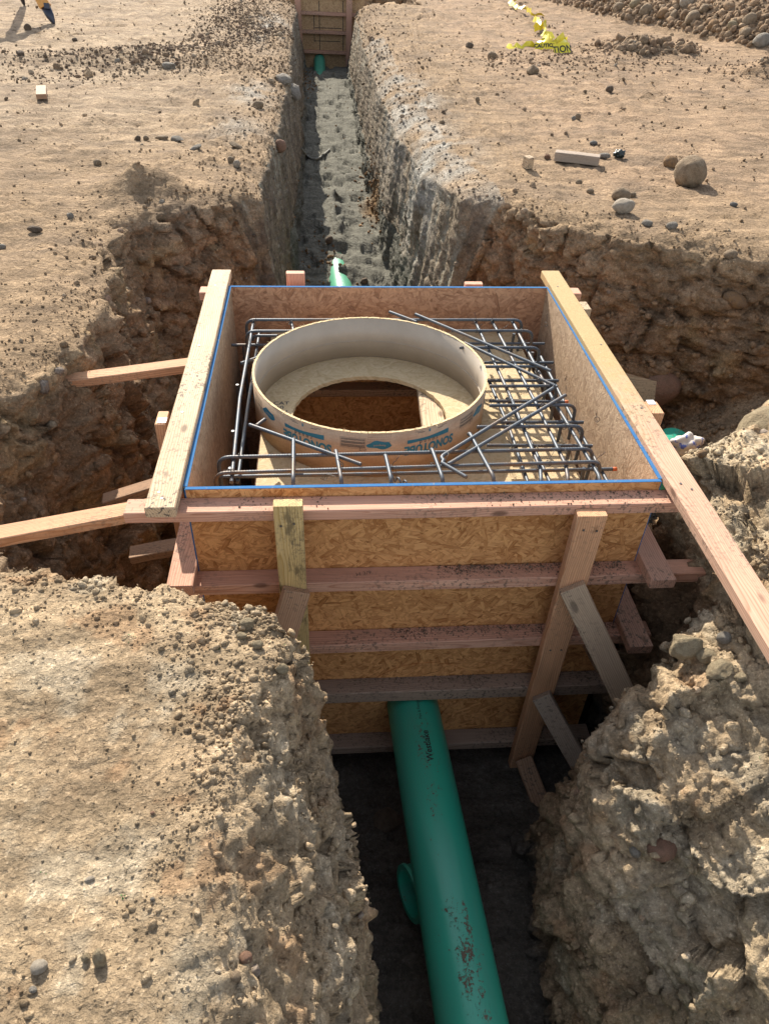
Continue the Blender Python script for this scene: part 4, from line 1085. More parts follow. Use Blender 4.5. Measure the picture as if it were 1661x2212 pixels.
rock(1482, 402, 66, 'tan', 'big round boulder sitting on the bare dirt, largest stone on the right', (1, 1, .98), .12, .08, 4)
rock(1447, 358, 36, 'rust', 'brown rock with a pale patch right behind the big round boulder', (1, .8, .75), .5)
rock(1344, 457, 50, 'pale', 'smooth oval cobble, front one of two touching near the pit edge', (1, .7, .66), .15, .15)
rock(1339, 431, 42, 'tan', 'rounded cobble touching the back of the oval one near the pit edge', (1, .8, .72), .3, .2)
rock(1366, 424, 18, 'tan', 'little stone just right of the two touching cobbles', (1, .8, .7), .5)
rock(1304, 341, 29, 'grey', 'flat grey stone between the grey timber offcut and the black scrap', (1, .7, .5), .6)
rock(1396, 486, 26, 'grey', 'pale grey cobble below the oval cobble, half sunk in dirt', (1, .7, .55), .2)
rock(1450, 492, 26, 'grey', 'lumpy grey cobble below the big boulder near the lip', (1, .8, .7), .5)
rock(1584, 444, 17, 'blue', 'small blue grey pebble alone to the right of the big boulder', (1, .7, .6), .2)
rock(1250, 396, 16, 'tan', 'small rounded stone below the long timber offcut', (1, .8, .7), .3)
rock(1274, 416, 18, 'tan', 'small stone under the long offcut and left of the two cobbles', (1, .8, .7), .3)
rock(1149, 160, 28, 'tan', 'brown angular boulder standing below the yellow tape', (1, .8, .85), .8)
rock(1062, 125, 21, 'tan', 'rounded rock left of the heap of yellow tape', (1, .8, .8), .3)
rock(1315, 197, 19, 'dark', 'dark rock alone in the middle of the right-hand flat', (1, .8, .85), .6)
rock(1031, 219, 12, 'tan', 'upright small stone near the right trench lip', (.9, .7, 1.1), .6)
rock(1247, 256, 14, 'tan', 'taller stone of a leaning pair on the right-hand flat', (1, .7, 1), .6)
rock(1238, 259, 11, 'grey', 'shorter stone of a leaning pair on the right-hand flat', (1, .7, 1), .6)
rock(1282, 311, 20, 'blue', 'dark flat stone above the black scrap on the right', (1, .7, .5), .4)
rock(1014, 102, 19, 'dark', 'dark clod near the top of the right trench lip', (1, .8, .7), .7)
rock(1645, 96, 44, 'grey', 'large grey boulder at the foot of the spoil heap, right edge', (1, .8, .7), .4)
rock(1577, 553, 34, 'tan', 'rounded stone bedded in the lip of the right pit wall', (1, .8, .6), .2, .45)
rock(1181, 342, 15, 'red', 'small red stone beside the left end of the grey timber', (1, .7, .8), .8)
rock(1338, 200, 1, 'tan', None) if False else None
rock(365, 148, 30, 'grey', 'light grey angular rock beside the dark clods on the left flat', (1, .7, .6), .8)
rock(597, 315, 27, 'red', 'reddish round cobble on the left lip of the far trench', (1, .85, .95), .25, .2)
rock(558, 231, 24, 'tan', 'brown round cobble on the left trench lip above the red one', (1, .8, .75), .3)
rock(382, 303, 34, 'grey', 'largest flat slab of stone in the row on the left flat', (1, .6, .33), .9, .2)
rock(424, 322, 31, 'grey', 'flat slab of stone, front right of the row on the left flat', (1, .6, .33), .9, .2)
rock(350, 300, 30, 'tan', 'flat brown slab at the left of the row of slabs', (1, .6, .3), .9, .2)
rock(511, 318, 32, 'tan', 'flat tilted slab close to the left trench lip', (1, .6, .35), .9, .2)
rock(512, 360, 17, 'pale', 'pale egg-shaped pebble above the left pit wall', (.9, .8, 1), .1, .2)
rock(499, 350, 17, 'tan', 'tan pebble leaning behind the pale egg-shaped one', (.9, .8, .9), .3, .2)
rock(6, 536, 17, 'grey', 'smooth cobble cut by the left edge of the picture', (1, .8, .75), .1)
rock(76, 499, 33, 'dark', 'dark flat stone near the left edge above the pit', (1, .6, .45), .8)
rock(153, 470, 17, 'grey', 'small square grey stone on the left above the pit', (1, .7, .9), .8)
rock(299, 302, 14, 'dark', 'dark pebble, left one of two before the slabs', (1, .8, .9), .5)
rock(316, 302, 13, 'tan', 'tan pebble, right one of two before the slabs', (1, .8, .9), .5)
rock(211, 354, 18, 'tan', 'rounded stone on the far-left flat above the pit corner', (1, .8, .7), .3)
rock(61, 64, 17, 'dark', 'dark pointed clod near the tripod foot', (1, .8, .9), .8)
rock(46, 118, 19, 'dark', 'dark reddish clod on the upper left flat', (1, .8, .6), .8)
rock(162, 87, 12, 'dark', 'dark clod halfway between tripod foot and clod heap', (1, .8, .7), .8)
rock(612, 178, 46, 'grey', 'grey slab of crusted soil hanging on the left trench lip', (.8, 1.2, .5), .9, .3)
rock(632, 200, 46, 'grey', 'lower grey slab slipping into the far trench', (.8, 1.3, .5), .9, .3)
# foreground
rock(86, 2092, 37, 'pale', 'pale oval pebble in the bottom left corner', (1, .8, .6), .1, .25)
rock(218, 2078, 46, 'soil', 'upright brown chunk right of the pale oval pebble', (.6, .8, 1.1), .9, .25)
rock(186, 2072, 24, 'soil', 'small chunk leaning on the upright brown one', (.8, .8, .8), .9, .25)
rock(523, 2069, 30, 'red', 'round brownish pebble in the crumbly edge, bottom centre', (1, .9, .9), .2, .2)
rock(511, 2113, 25, 'tan', 'round pebble below the brownish one at the bottom', (1, .9, .8), .2, .2)
rock(194, 1901, 22, 'pale', 'small pale stone on the trodden foreground', (1, .6, .4), .3)
rock(330, 1758, 10, 'red', 'tiny reddish pebble beside the tread marks', (1, .8, .7), .1, .2)
rock(330, 1945, 11, 'grey', 'tiny grey pebble on the lower foreground', (1, .8, .9), .3, .2)
rock(533, 1354, 36, 'soil', 'angular clod near the tip of the foreground block', (1, .8, .7), .9, .2)
rock(522, 1378, 24, 'soil', 'clod just below the angular one near the block tip', (1, .8, .7), .9, .2)
rock(556, 1397, 27, 'soil', 'rounded clod below the block tip', (1, .8, .7), .6, .2)
rock(601, 1445, 33, 'soil', 'clod perched on the crumbling right edge', (1, .8, .9), .8, .2)
rock(72, 2141, 19, 'grey', 'little grey pebble under the pale oval one', (1, .8, .7), .3)
rock(1474, 1408, 74, 'soil', 'largest crusty chunk at the corner of the right bank', (1, .8, .8), .9, .3, 4)
rock(1523, 1424, 50, 'soil', 'second crusty chunk at the corner of the right bank', (1, .8, .6), .9, .3)
rock(1549, 1456, 62, 'soil', 'third crusty chunk in front of the two at the corner', (1, .8, .6), .9, .3, 4)
rock(1597, 1468, 32, 'soil', 'small crusty chunk right of the three big ones', (1, .8, .7), .9, .3)
rock(1561, 1382, 34, 'grey', 'grey stone on top of the right bank under the rail', (1, .8, .6), .4, .3)
rock(1650, 925, 120, 'soil', 'large smooth boulder bedded in the top of the right bank', (1, .9, .8), .15, .62, 4)
rock(1586, 655, 64, 'rust', 'rusty oval cobble stuck in the far right pit wall', (1, .5, .45), .15, .35)
rock(1428, 1838, 70, 'red', 'reddish cobble stuck in the shaded right trench wall', (1, .8, .6), .2, .45)
rock(1372, 1838, 30, 'grey', 'grey cobble stuck beside the reddish one', (.8, 1, .6), .2, .45)
rock(1390, 1840, 1, 'grey', None) if False else None
rock(712, 470+52, 22, 'dark', 'dark clod on the sand where the pipe comes out', (1, .8, .7), .7)
rock(787, 620-10, 20, 'dark', 'dark clod right of the half buried pipe', (1, .8, .7), .7)
rock(1420, 830, 90, 'red', 'big purplish boulder in the foot of the far right wall', (1, .8, .85), .2, .4, 4)
rock(1515, 985, 22, 'rust', 'rusty stone between the spoil slope and right bank', (1, .8, .9), .3)
rock(838, 1775, 64, 'dark', 'dark flat stone on the trench floor left of the pipe', (1, .9, .35), .8, .3)

def cloud_of(name, pts, nrm, size, cols, sub=1, seeds=8, lift=.12, squash=.7):
    """many small clods joined into one mesh, each turned and shaped at random"""
    n = len(pts); base = [rock_mesh('c', sub, 200+s, 1.0 if s % 3 else .6, (1, .85, squash)) for s in range(seeds)]
    nv = len(base[0][0]); r = np.random.default_rng(n)
    pick = r.integers(0, seeds, n); VB = np.stack([b_[0] for b_ in base])[pick]; FB = np.stack([b_[1] for b_ in base])[pick]
    # random rotations
    q = r.normal(size=(n, 4)); q /= np.linalg.norm(q, axis=1, keepdims=True); w, a, b_, c_ = q.T
    Rm = np.stack([1-2*(b_*b_+c_*c_), 2*(a*b_-c_*w), 2*(a*c_+b_*w), 2*(a*b_+c_*w), 1-2*(a*a+c_*c_), 2*(b_*c_-a*w), 2*(a*c_-b_*w), 2*(b_*c_+a*w), 1-2*(a*a+b_*b_)], 1).reshape(n, 3, 3)
    VB = VB*r.uniform(.62, 1.25, (n, 1, 3)); V = np.einsum('nij,nkj->nki', Rm, VB)*size[:, None, None]+(pts+nrm*size[:, None]*lift)[:, None, :]
    F = FB+(np.arange(n)*nv)[:, None, None]
    me = mesh_np(name, V.reshape(-1, 3), F.reshape(-1, 3))
    set_col(me, np.repeat(cols*(r.uniform(.82, 1.18, (n, 1))), nv, 0))
    return tag(put(name, me, MAT_SOIL), kind='stuff')
gv = GV.astype(np.float32); gn = Nv2; gc = SOIL_C; x, y, z = gv[:, 0], gv[:, 1], gv[:, 2]
d3 = np.sqrt(((gv-CAM)**2).sum(1))
vis = ((gv-CAM)@CF > .3)
pxx = 830.5+F_PX*((gv-CAM)@CR)/np.maximum((gv-CAM)@CF, .1); pyy = 1106-F_PX*((gv-CAM)@CU)/np.maximum((gv-CAM)@CF, .1)
vis &= (pxx > -160) & (pxx < 1820) & (pyy > -60) & (pyy < 2400)
# area each vertex stands for
ar = np.zeros(len(gv)); aa = gv[GQ[:, 2]]-gv[GQ[:, 0]]; bb = gv[GQ[:, 3]]-gv[GQ[:, 1]]; fa = .5*np.linalg.norm(np.cross(aa, bb), axis=1)
for k in range(4): ar += np.bincount(GQ[:, k], fa/4, len(gv))
def pick(n, w):
    w = np.nan_to_num(np.where(vis, w, 0).astype(np.float64)*ar, nan=0, posinf=0, neginf=0); w = np.clip(w, 0, None); w = w/w.sum(); n = min(n, int((w > 0).sum())); return RNG.choice(len(gv), n, replace=False, p=w)
def jit(ix, s=.5):
    t = RNG.uniform(-1, 1, (len(ix), 3)).astype(np.float32); g = np.sqrt(ar[ix])[:, None]*s; return gv[ix]+t*g*np.array([1, 1, .2])
steep = gn[:, 2]; up_ = np.clip((steep-.45)/.35, 0, 1)
patch = sstep((fbm(x, y, z, 2.6, 4, .6, off=201)-.02)/.22); patch2 = sstep((fbm(x, y, z, 7.0, 3, .6, off=211)+.05)/.3)
lipd = np.exp(-(np.maximum(-vdp, 0)/.22)**2)*(vdp < .12)
lipt = np.exp(-(np.maximum(-vdt, 0)/.30)**2)*(y > 2.8)*(vdt < .05)
onfl = (vdt > .1) & (y > 2.9)
wnear = np.clip(2.6/np.maximum(d3, 1), 0, 1.5)
# fine crumbs close to the lens
sh = block_l*np.exp(-((x+.52)/.17)**2)*(y < -.3)
topedge = block_l*np.exp(-((vdp+.10)/.14)**2)
w1 = (d3 < 4)*up_*(.05+1.3*patch*patch2+1.5*sh*(.15+patch2)+.9*topedge*(.2+patch2)+.7*mound_r*patch+.5*lipd)*(~onfl)*(z > -1.2)
ix = pick(13000, w1*wnear**2); s = (.0016+.0040*RNG.random(len(ix))**3).astype(np.float32)*np.clip(d3[ix]/1.9, .9, 2)
cloud_of('soil_crumbs', jit(ix), gn[ix], s, gc[ix]*.97, 0)
ix = pick(2600, w1*(sh*2.4+topedge+patch*patch2*.7+mound_r*.5)*wnear**1.5); s = (.0048+.012*RNG.random(len(ix))**3).astype(np.float32)*np.clip(d3[ix]/2, .8, 2)
cloud_of('soil_clods', jit(ix), gn[ix], s, gc[ix], 1)
# lumps along the lips and over the far flats
dark_strip = np.exp(-((x+2.6)/1.1)**2-((y-7.4)/.45)**2)+np.exp(-((x+1.9-.5*(y-8.2))/.35)**2)*((y > 6.2) & (y < 10.5))+np.exp(-((x+1.55)/.35)**2-((y-11.2)/2)**2)+.8*np.exp(-((x-3.9)/.6)**2-((y-9.0)/.5)**2)+np.exp(-((x-4.9)/.5)**2-((y-7.7)/.4)**2)+.6*np.exp(-((x-2.7)/.8)**2-((y-8.2)/.5)**2)
w2 = (d3 > 2.6)*(y < 22)*up_*(.035+.55*patch*patch2+1.4*lipd+.9*lipt+9*dark_strip)*(~onfl)*(z > -.7)*np.clip(5/d3, 0, 1)**1.2
ix = pick(14000, w2); s = (.0035+.0085*RNG.random(len(ix))**3).astype(np.float32)*np.clip(d3[ix]/4, .8, 2.4)
cc = lerp(gc[ix], C3(.17, .12, .085), np.clip(dark_strip[ix], 0, 1)*.75+.25*RNG.random(len(ix)))
cloud_of('loose_soil', jit(ix), gn[ix], s, cc, 0)
w3 = (d3 > 2.4)*(y < 20)*up_*(.03+.35*patch*patch2+1.2*lipd+.7*lipt+6*dark_strip)*(~onfl)*(z > -.7)*np.clip(5/d3, 0, 1)
ix = pick(420, w3); s = (.010+.024*RNG.random(len(ix))**3).astype(np.float32)*np.clip(d3[ix]/5, .7, 1.6)
stone = np.array([[.36, .26, .165], [.30, .21, .135], [.38, .29, .20], [.33, .28, .22], [.24, .165, .11]], np.float32)[RNG.integers(0, 5, len(ix))]
cloud_of('loose_stones', jit(ix), gn[ix], s, stone, 1)
# pit bottoms, rubble slopes and walls
rub = ((x > 1.1) & (y > .6) & (y < 2.4) & (z < -.25) & (z > -1.3) & (steep > .5))
w4 = (z < -.25)*(~onfl)*(.25*(steep > .6)+3.5*rub+.10*(steep < .5))*(y < 3.2)
ix = pick(4500, w4); s = (.006+.026*RNG.random(len(ix))**2.6).astype(np.float32)
cloud_of('rubble', jit(ix), gn[ix], s, gc[ix]*1.05, 1)
# cobbles bedded in the pit walls and banks
w5 = ((steep < .6) & (z > -1.2) & (z < -.04) & (y < 3.2))*1.0+.6*mound_r*(steep < .85)+1.3*((x < -1.3) & (y > .3) & (y < 2.4) & (z > -.7) & (z < -.02))
ix = pick(150, w5); s = (.012+.030*RNG.random(len(ix))**2).astype(np.float32)
cloud_of('bedded_cobbles', gv[ix]-gn[ix]*s[:, None]*.55, gn[ix], s, np.array([[.40, .29, .19], [.33, .22, .15], [.42, .33, .22], [.30, .24, .19]], np.float32)[RNG.integers(0, 4, len(ix))], 2)
# brown dirt spilled on the trench floor beside the pipe, and dirt in the sand
w6 = onfl*(np.exp(-((x+.33)/.12)**2-((y-4.4)/.9)**2)+np.exp(-((x-.2)/.14)**2-((y-6.2)/.7)**2)+np.exp(-((x+.50)/.1)**2-((y-12.2)/1.0)**2)+.01)
ix = pick(900, w6); s = (.006+.020*RNG.random(len(ix))**2.4).astype(np.float32)
cloud_of('spilled_dirt', jit(ix), gn[ix], s, np.tile(C3(.26, .16, .085), (len(ix), 1)), 1)
# the spoil heap is all lumps
hp = (x > 3.2)*(y > 8.5)*(y < 26)*(z > .06)
ix = pick(4200, hp*np.clip(12/np.maximum(d3, 1), 0, 1)**2); s = (.022+.075*RNG.random(len(ix))**3).astype(np.float32)
cloud_of('heap_lumps', jit(ix), gn[ix], s, np.array([[.33, .225, .14], [.26, .175, .11], [.30, .215, .14]], np.float32)[RNG.integers(0, 3, len(ix))], 1)
heap_spots = [(1335, 22, 26, 'tan', 'lowest brown stone at the left toe of the spoil heap'), (1370, 14, 24, 'soil', 'pale stone second from the left toe of the heap'), (1392, 30, 30, 'tan', 'squarish stone on the lower edge of the heap, above bare dirt'),
 (1430, 36, 26, 'rust', 'rusty stone low on the heap, right of the squarish one'), (1460, 32, 22, 'tan', 'round tan stone in the middle of the heap foot'), (1500, 42, 34, 'tan', 'biggest stone half way along the heap foot'),
 (1545, 55, 28, 'rust', 'rusty stone at the heap foot towards the grey boulder'), (1580, 60, 24, 'soil', 'pale stone at the heap foot near the grey boulder'), (1608, 78, 26, 'tan', 'lowest heap stone, just left of the large grey boulder'),
 (1620, 45, 30, 'tan', 'stone on the heap above the large grey boulder'), (1520, 24, 24, 'tan', 'stone high on the heap near the picture top'), (1480, 10, 30, 'pale', 'pale block cut by the top of the picture on the heap')]
for (px, py, w_, m_, lb) in heap_spots:
    rock(px, py, w_, m_, lb, (1, .85, .8), .5, .3, 3, 'stones on the spoil heap')
# dirt lying on the walers
def dirt_on(name, n, x0, x1, zt, dens, seed):
    r = np.random.default_rng(seed); X = r.uniform(x0, x1, n*3); k = vnoise(X*5+seed, X*0, X*0); X = X[k > dens][:n]
    if len(X) < 3: return
    Y = -TH-.004-np.abs(r.normal(0, .026, len(X))); Y = np.clip(Y, -TH-W4+.008, None)
    s = (.0013+.0030*r.random(len(X))**3).astype(np.float32); P = np.stack([X, Y, np.full(len(X), zt)+s*.4], 1).astype(np.float32)
    cloud_of(name, P, np.tile(np.array([0, 0, 1], np.float32), (len(X), 1)), s, np.tile(C3(.22, .165, .115), (len(X), 1)), 0)
dirt_on('waler_dirt', 420, .15, .74, -.032, -.1, 1); dirt_on('waler_dirt', 160, -.60, .15, -.032, .2, 7); dirt_on('waler_dirt', 900, .05, .76, -.352, -.3, 2); dirt_on('waler_dirt', 900, -.1, .76, -.675, -.3, 3); dirt_on('waler_dirt', 700, -.3, .76, -.972, -.3, 4); dirt_on('waler_dirt', 600, -.3, .7, -1.352, -.3, 5)

# ------------------------------------------------------------ scraps on the ground
def lying_board(name, pa, pb, w, t, mat, label, cat, lift=0.0):
    a, na, _ = hit(*pa); b_, nb, _ = hit(*pb); k = Vector((0, 0, t/2+lift))
    o = thing(name, label, cat, (a+b_)/2) if False else None
    q = board(name, a+k, b_+k, w, t, Vector((0, 0, 1)).cross(b_-a), mat, None)
    return tag(q, label, cat)
lying_board('timber_offcut', (1197, 347), (1292, 358), .085, .060, M_SILVER, 'long grey timber offcut lying on the right-hand flat', 'offcut', .01)
lying_board('wood_block', (1133, 360), (1145, 366), .055, .075, M_PALE, 'small pale wood block standing near the right pit edge', 'wood block', .005)
lying_board('wood_block', (92, 199), (92, 219), .085, .038, M_BROWN, 'short brownish wood block lying alone on the left flat', 'wood block', .02)
def crumple(name, px, py, wpx, mat, label, cat, sq=(1, .7, .6), seed=3, lift=.3, marks=None):
    loc, nor, zc = hit(px, py); r = wpx*zc/F_PX/2
    V, F = rock_mesh('c', 4, seed, .9, sq); f1_, f2_, rid_ = worley(V[:, 0], V[:, 1], V[:, 2], 2.2, seed)
    V = V*(1-.5*np.clip(f1_, 0, 1))[:, None]*1.35
    me = mesh_np(name, V, F); o = put(name, me, mat, None, Matrix.Translation(loc+Vector((0, 0, r*lift))) @ Matrix.Scale(r, 4)); return tag(o, label, cat)
M_BLK = plain_mat('black_plastic', (.02, .03, .028), .35)
crumple('plastic_scrap', 1336, 338, 26, M_BLK, 'crumpled black plastic scrap beside the flat grey stone', 'scrap', (1, .8, .8), 5)
def bag_mat():
    m, nt, b = new_mat('white_bag'); oc = N(nt, 'ShaderNodeTexCoord').outputs['Object']
    n = noise_n(nt, oc, 2.4, 4, .6)
    c = mixc(nt, ramp(nt, n, [(.55, 0.0), (.60, 1.0)]), (.62, .56, .50), (.10, .14, .42)); L(nt, c, b.inputs['Base Color']); b.inputs['Roughness'].default_value = .4; return m
pb_ = Vector(at(1482, 962, 'y', .86)); V, F = rock_mesh('c', 4, 12, .9, (1, .8, .8)); q_ = worley(V[:, 0], V[:, 1], V[:, 2], 2.0, 4)[0]
tag(put('plastic_bag', mesh_np('bag', V*(1.3-.55*np.clip(q_, 0, 1))[:, None], F), bag_mat(), None, Matrix.Translation(pb_) @ Matrix.Scale(.075, 4)), 'crumpled white and blue plastic wrapping over the pipe at right', 'plastic wrap')

# yellow tape, a real twisted ribbon
M_TAPE = plain_mat('yellow_tape', (.72, .60, .03), .28, 0, .6, .12, 20); M_TAPE.node_tree.nodes['Principled BSDF'].inputs['Transmission Weight'].default_value = 0.0
def ribbon(name, pts, w, mat, parent, seed, lift=.03):
    rr = random.Random(seed); P = []
    for (px, py, h_) in pts:
        p = Vector(at(px, py, 'z', .02)); p.z = .03+h_; P.append(p)
    Q = []
    for a, b_ in zip(P[:-1], P[1:]):
        n = max(3, int((b_-a).length/.05))
        for i in range(n): Q.append(a.lerp(b_, i/n)+Vector((0, rr.uniform(-.03, .03), abs(rr.gauss(0, lift*.6)))))
    Q.append(P[-1]); V = []; F = []; an = rr.uniform(0, 3); N_ = len(Q)
    for i, p in enumerate(Q):
        t = (Q[min(i+1, N_-1)]-Q[max(i-1, 0)]).normalized(); u = t.cross(Vector((0, 0, 1))).normalized(); v_ = t.cross(u); an += rr.gauss(0, .45); an *= .96
        d = u*math.cos(an)+v_*math.sin(an); ww = w*.5*rr.uniform(.55, 1)
        for s_ in (-1, -.33, .33, 1): V.append(p+d*ww*s_+Vector((0, 0, rr.uniform(-.006, .006)))+Vector((0, 0, abs(math.sin(an))*ww)))
    for i in range(N_-1):
        for q in range(3): F.append((i*4+q, i*4+q+1, i*4+4+q+1, i*4+4+q))
    return put(name, mesh_from(name, V, F, True), mat, parent)
ZP = lambda a, b_, h_=.0: ((1600+a/5.537)/1.505, b_/8.333, h_)
tape = thing('caution_tape', 'length of yellow caution tape crumpled and twisted across the dirt, top right', 'tape', Vector(at(1180, 90, 'z', 0)))
ribbon('tape_strip', [ZP(870, 12), ZP(700, 15, .05), ZP(520, 0, .08), ZP(400, 70, .02), ZP(290, 30, .10), ZP(320, 130, .02), ZP(450, 190), ZP(560, 240, .04), ZP(700, 320, .02), ZP(930, 345, .03)], .085, M_TAPE, tape, 1, .04)
ribbon('tape_strip', [ZP(740, 400), ZP(800, 460, .02), ZP(830, 560, .03), ZP(740, 620, .02), ZP(860, 650, .05), ZP(930, 640, .08), ZP(900, 750, .03), ZP(1060, 780, .05), ZP(840, 810, .03), ZP(1000, 860, .02), ZP(1130, 870, .02), ZP(1280, 840, .04), ZP(1340, 880, .03), ZP(1180, 915, .02)], .105, M_TAPE, tape, 2, .03)
ribbon('tape_strip', [ZP(260, 852, -.02), ZP(450, 858, -.015), ZP(700, 862, -.01), ZP(900, 868)], .11, M_TAPE, tape, 6, .004)
def tape_patch(px, py, w, h_, s, rotz, size):
    c0 = Vector(at(px, py, 'z', .085)); n = 10; V = []; F = []
    m = Matrix.Translation(c0) @ Matrix.Rotation(rotz, 4, 'Z') @ Matrix.Rotation(rad(52), 4, 'X')
    for i in range(n+1):
        u = i/n-.5
        for v_ in (-.5, 0, .5): V.append((u*w, v_*h_, .012*math.sin(u*5)-.02*u*u))
    for i in range(n):
        for q in (0, 1): F.append((i*3+q, i*3+3+q, i*3+4+q, i*3+q+1))
    f = put('tape_fold', mesh_from('fold', V, F, True), M_TAPE, tape, m)
    t = text_mesh('word', s, size, .003); subdiv_x(t, .02)
    for v in t.vertices: u = v.co.x/w; v.co.z = .012*math.sin(u*5)-.02*u*u+.0012
    put('printed_word', t, M_BLACK, tape, m)
pz = ZP(1265, 868); tape_patch(pz[0], pz[1]+1, .24, .15, 'TION', rad(22), .11)
pz = ZP(960, 812); tape_patch(pz[0], pz[1], .26, .09, 'CAUTION', rad(-3), .062)

# survey tripod standing past the top left corner
tri = thing('survey_tripod', 'orange tripod leg with a dark pointed steel foot, top left corner', 'tripod', Vector(at(117, 48, 'z', 0)))
M_ORG = plain_mat('orange_leg', (.62, .30, .07), .45); M_NAVY = plain_mat('dark_foot', (.03, .035, .055), .35, .3); M_STRIPE = plain_mat('white_stripe', (.6, .62, .65), .5)
foot = Vector(at(117, 48, 'z', .0)); foot.z = drop(foot.x, foot.y)[0].z-.01
top = foot+Vector((-.62, .42, 1.45))
def cone(name, p0, p1, r0, r1, mat, seg=14, sq=.6):
    m, ln = frame(p0, p1, (1, 0, 0)); V = []; F = []
    prof = [(0, r0), (.12, r0+(r1-r0)*.35), (.45, r0+(r1-r0)*.8), (1, r1)]
    for t, r in prof:
        for q in range(seg): V.append((t*ln, r*math.cos(q*2*math.pi/seg), r*sq*math.sin(q*2*math.pi/seg)))
    for i in range(3):
        for q in range(seg): F.append((i*seg+q, i*seg+(q+1) % seg, (i+1)*seg+(q+1) % seg, (i+1)*seg+q))
    F += [tuple(reversed(range(seg))), tuple(3*seg+q for q in range(seg))]
    return put(name, mesh_from(name, V, F, True), mat, tri, m)
dl = (top-foot).normalized()
cone('steel_foot', foot, foot+dl*.24, .006, .066, M_NAVY)
board('foot_step', foot+dl*.20+Vector((.02, -.02, 0)), foot+dl*.27+Vector((.05, -.03, 0)), .07, .07, (1, 0, 0), M_NAVY, tri)
board('lower_leg', foot+dl*.22, foot+dl*.40, .15, .10, (1, 0, 0), M_ORG, tri, .01)
for k in range(5):
    s_ = Vector((1, .2, 0))*(-.075+.0375*k)
    board('clamp_rib', foot+dl*.36+s_, foot+dl*.52+s_*1.1, .024, .14, (1, 0, 0), M_STRIPE if k % 2 else M_NAVY, tri)
board('upper_leg', foot+dl*.50, top, .11, .07, (1, 0, 0), M_ORG, tri, .01)
for dx, dy in ((-2.3, .1), (-.95, 1.9)):
    f2_ = foot+Vector((dx, dy, 0)); board('upper_leg', top, f2_+(top-f2_)*.25, .11, .07, (1, 0, 0), M_ORG, tri, .01); cone('steel_foot', f2_, f2_+(top-f2_)*.26, .006, .06, M_NAVY)
board('head_plate', top+Vector((-.10, 0, .03)), top+Vector((.10, 0, .03)), .2, .05, (0, 1, 0), M_ORG, tri)

# ------------------------------------------------------------ the second form at the far end of the trench
far = thing('formwork_box', 'distant strand board form closing the far end of the trench', 'formwork', (-.3, 14.2, -1.25))
YF = 14.05
M_OSB_FAR = osb_mat('strand_board_far', (.52, .35, .19), (.33, .20, .10))
box_uv('board_panel', (-1.05, YF, -1.28), (.48, YF+.012, .17), M_OSB_FAR, far)
box_uv('board_panel', (-1.05, YF+.0125, -1.28), (-1.038, YF+1.5, .17), M_OSB_FAR, far); box_uv('board_panel', (.468, YF+.0125, -1.28), (.48, YF+1.5, .17), M_OSB_FAR, far)
box_uv('board_panel', (-1.037, YF+1.48, -1.28), (.467, YF+1.492, .17), M_OSB_FAR, far)
for pyy_ in (26.5, 67, 110, -12):
    zz = float(at(700, pyy_, 'y', YF-.05)[2]); board('waler', (-.95, YF-.046, zz), (.40, YF-.046, zz-.02), .089, .050, (0, 1, 0), M_PINK2, far)
for px in (643.5, 755):
    p = at(px, 20, 'y', YF-.12); board('post', (p[0], YF-.112, .22), (p[0]+.02*(1 if px < 700 else -1), YF-.112, -1.2), .105, .038, (1, 0, 0), M_PINK2, far)
for px, y0, y1 in ((689, 0, 108), (678, 30, 90), (741, 0, 118)):
    a = at(px, y0, 'y', YF-.002); b_ = at(px, y1, 'y', YF-.002); box_uv('joint_line', (a[0]-.006, YF-.0035, b_[2]), (a[0]+.006, YF-.0005, a[2]), M_BLACK, far)
for x0_, x1_, py_ in ((680, 738, 58.5), (680, 735, 87)):
    a = at(x0_, py_, 'y', YF-.002); b_ = at(x1_, py_, 'y', YF-.002); box_uv('joint_line', (a[0], YF-.0045, a[2]-.005), (b_[0], YF-.0005, a[2]+.005), M_BLACK, far)
# a length of hose half sunk in the sand
hp_ = []
for i in range(24):
    t = i/23; px = 650+62*t; py = 322+28*math.sin(t*3.0)*(1-.35*t); l, n_, _ = hit(px, py); hp_.append((l if l else Vector((0, 8, -1)))+Vector((0, 0, .012)))
tag(put('hose', tube_mesh('hose', hp_, .014, 8), plain_mat('dusty_hose', (.17, .165, .14), .8), None), 'dusty dark hose curving across the sand in the far trench', 'hose')
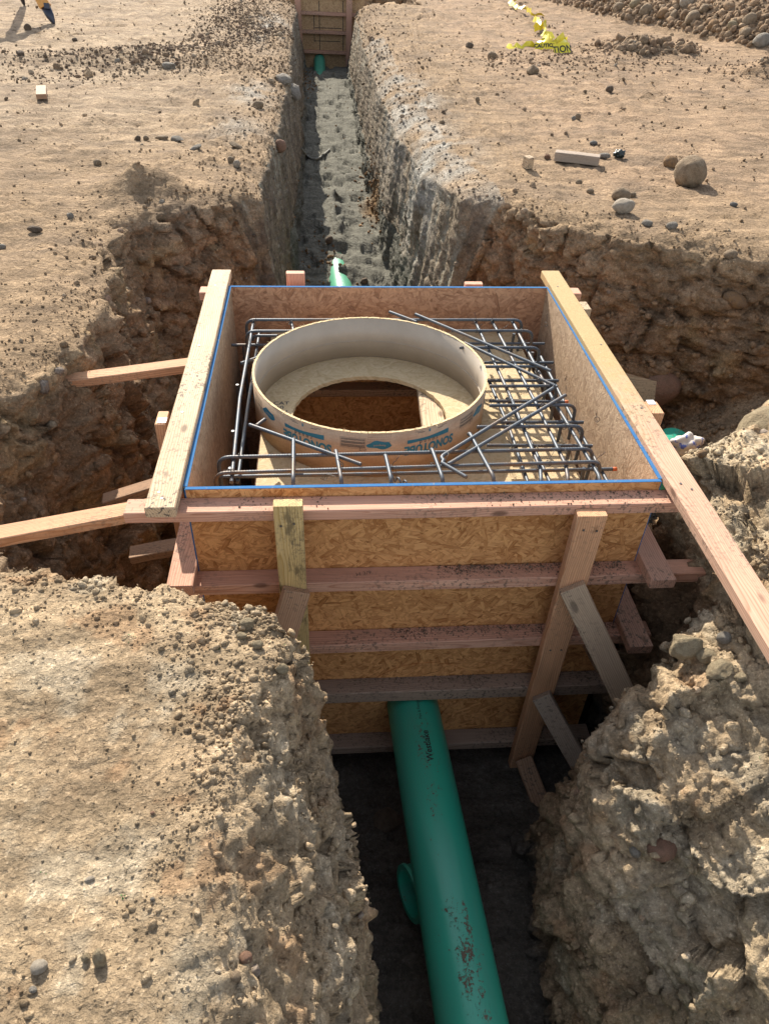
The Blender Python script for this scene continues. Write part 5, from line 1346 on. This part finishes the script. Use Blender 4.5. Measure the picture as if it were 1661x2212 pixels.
# small weeds on the foreground block
M_WEED = plain_mat('weed_green', (.07, .16, .035), .7)
def weeds():
    V = []; F = []; rr = random.Random(4)
    for px, py in ((274, 1382), (285, 1376), (470, 1400), (640, 1300), (93, 1890), (275, 1940), (612, 1395), (1640, 1640)):
        l, n_, _ = hit(px+rr.uniform(-3, 3), py)
        if l is None: continue
        for k in range(rr.randint(3, 5)):
            a = rr.uniform(0, 6.28); d = Vector((math.cos(a), math.sin(a), rr.uniform(.2, .9))).normalized(); ln = rr.uniform(.004, .009); w_ = d.cross(Vector((0, 0, 1))).normalized()*ln*.28; b0 = l+Vector((rr.uniform(-.008, .008), rr.uniform(-.008, .008), 0)); n0 = len(V)
            V += [b0, b0+d*ln*.5+w_, b0+d*ln, b0+d*ln*.5-w_]; F.append((n0, n0+1, n0+2, n0+3))
    tag(put('weed_sprouts', mesh_from('weeds', V, F), M_WEED), kind='stuff')
weeds()


# nail heads driven through the walers and braces
M_NAIL = plain_mat('nail_steel', (.16, .15, .14), .45, .7)
def nails():
    rr = random.Random(9); spots = []
    for cx, zs in ((-.445, (-.055, -.375, -.70)), (.512, (-.10, -.375, -.70, -1.0))):
        for z_ in zs:
            for q in (-1, 1): spots.append((cx+q*.022+rr.uniform(-.006, .006), PY-.0215, z_+rr.uniform(-.008, .008), 'y'))
    for s_ in (-1, 1):
        for y_ in (-.085, -.055, .4, .9, 1.5): spots.append((s_*.817+rr.uniform(-.02, .02), y_, .0255, 'z'))
    proto = {}
    for ax in 'yz':
        V = []; n = 8
        for k, h_ in ((0, 0), (1, .0012)):
            for i in range(n): a = 2*math.pi*i/n; u, v_ = .0042*math.cos(a), .0042*math.sin(a); V.append((u, -h_, v_) if ax == 'y' else (u, v_, h_))
        F = [tuple(range(n, 2*n)) if ax == 'z' else tuple(reversed(range(n, 2*n)))]+[(i, (i+1) % n, n+(i+1) % n, n+i) for i in range(n)]
        proto[ax] = mesh_from('nail_head', V, F)
    for X_, Y_, Z_, ax in spots: put('nail_head', proto[ax], M_NAIL, form, Matrix.Translation((X_, Y_, Z_)))
nails()
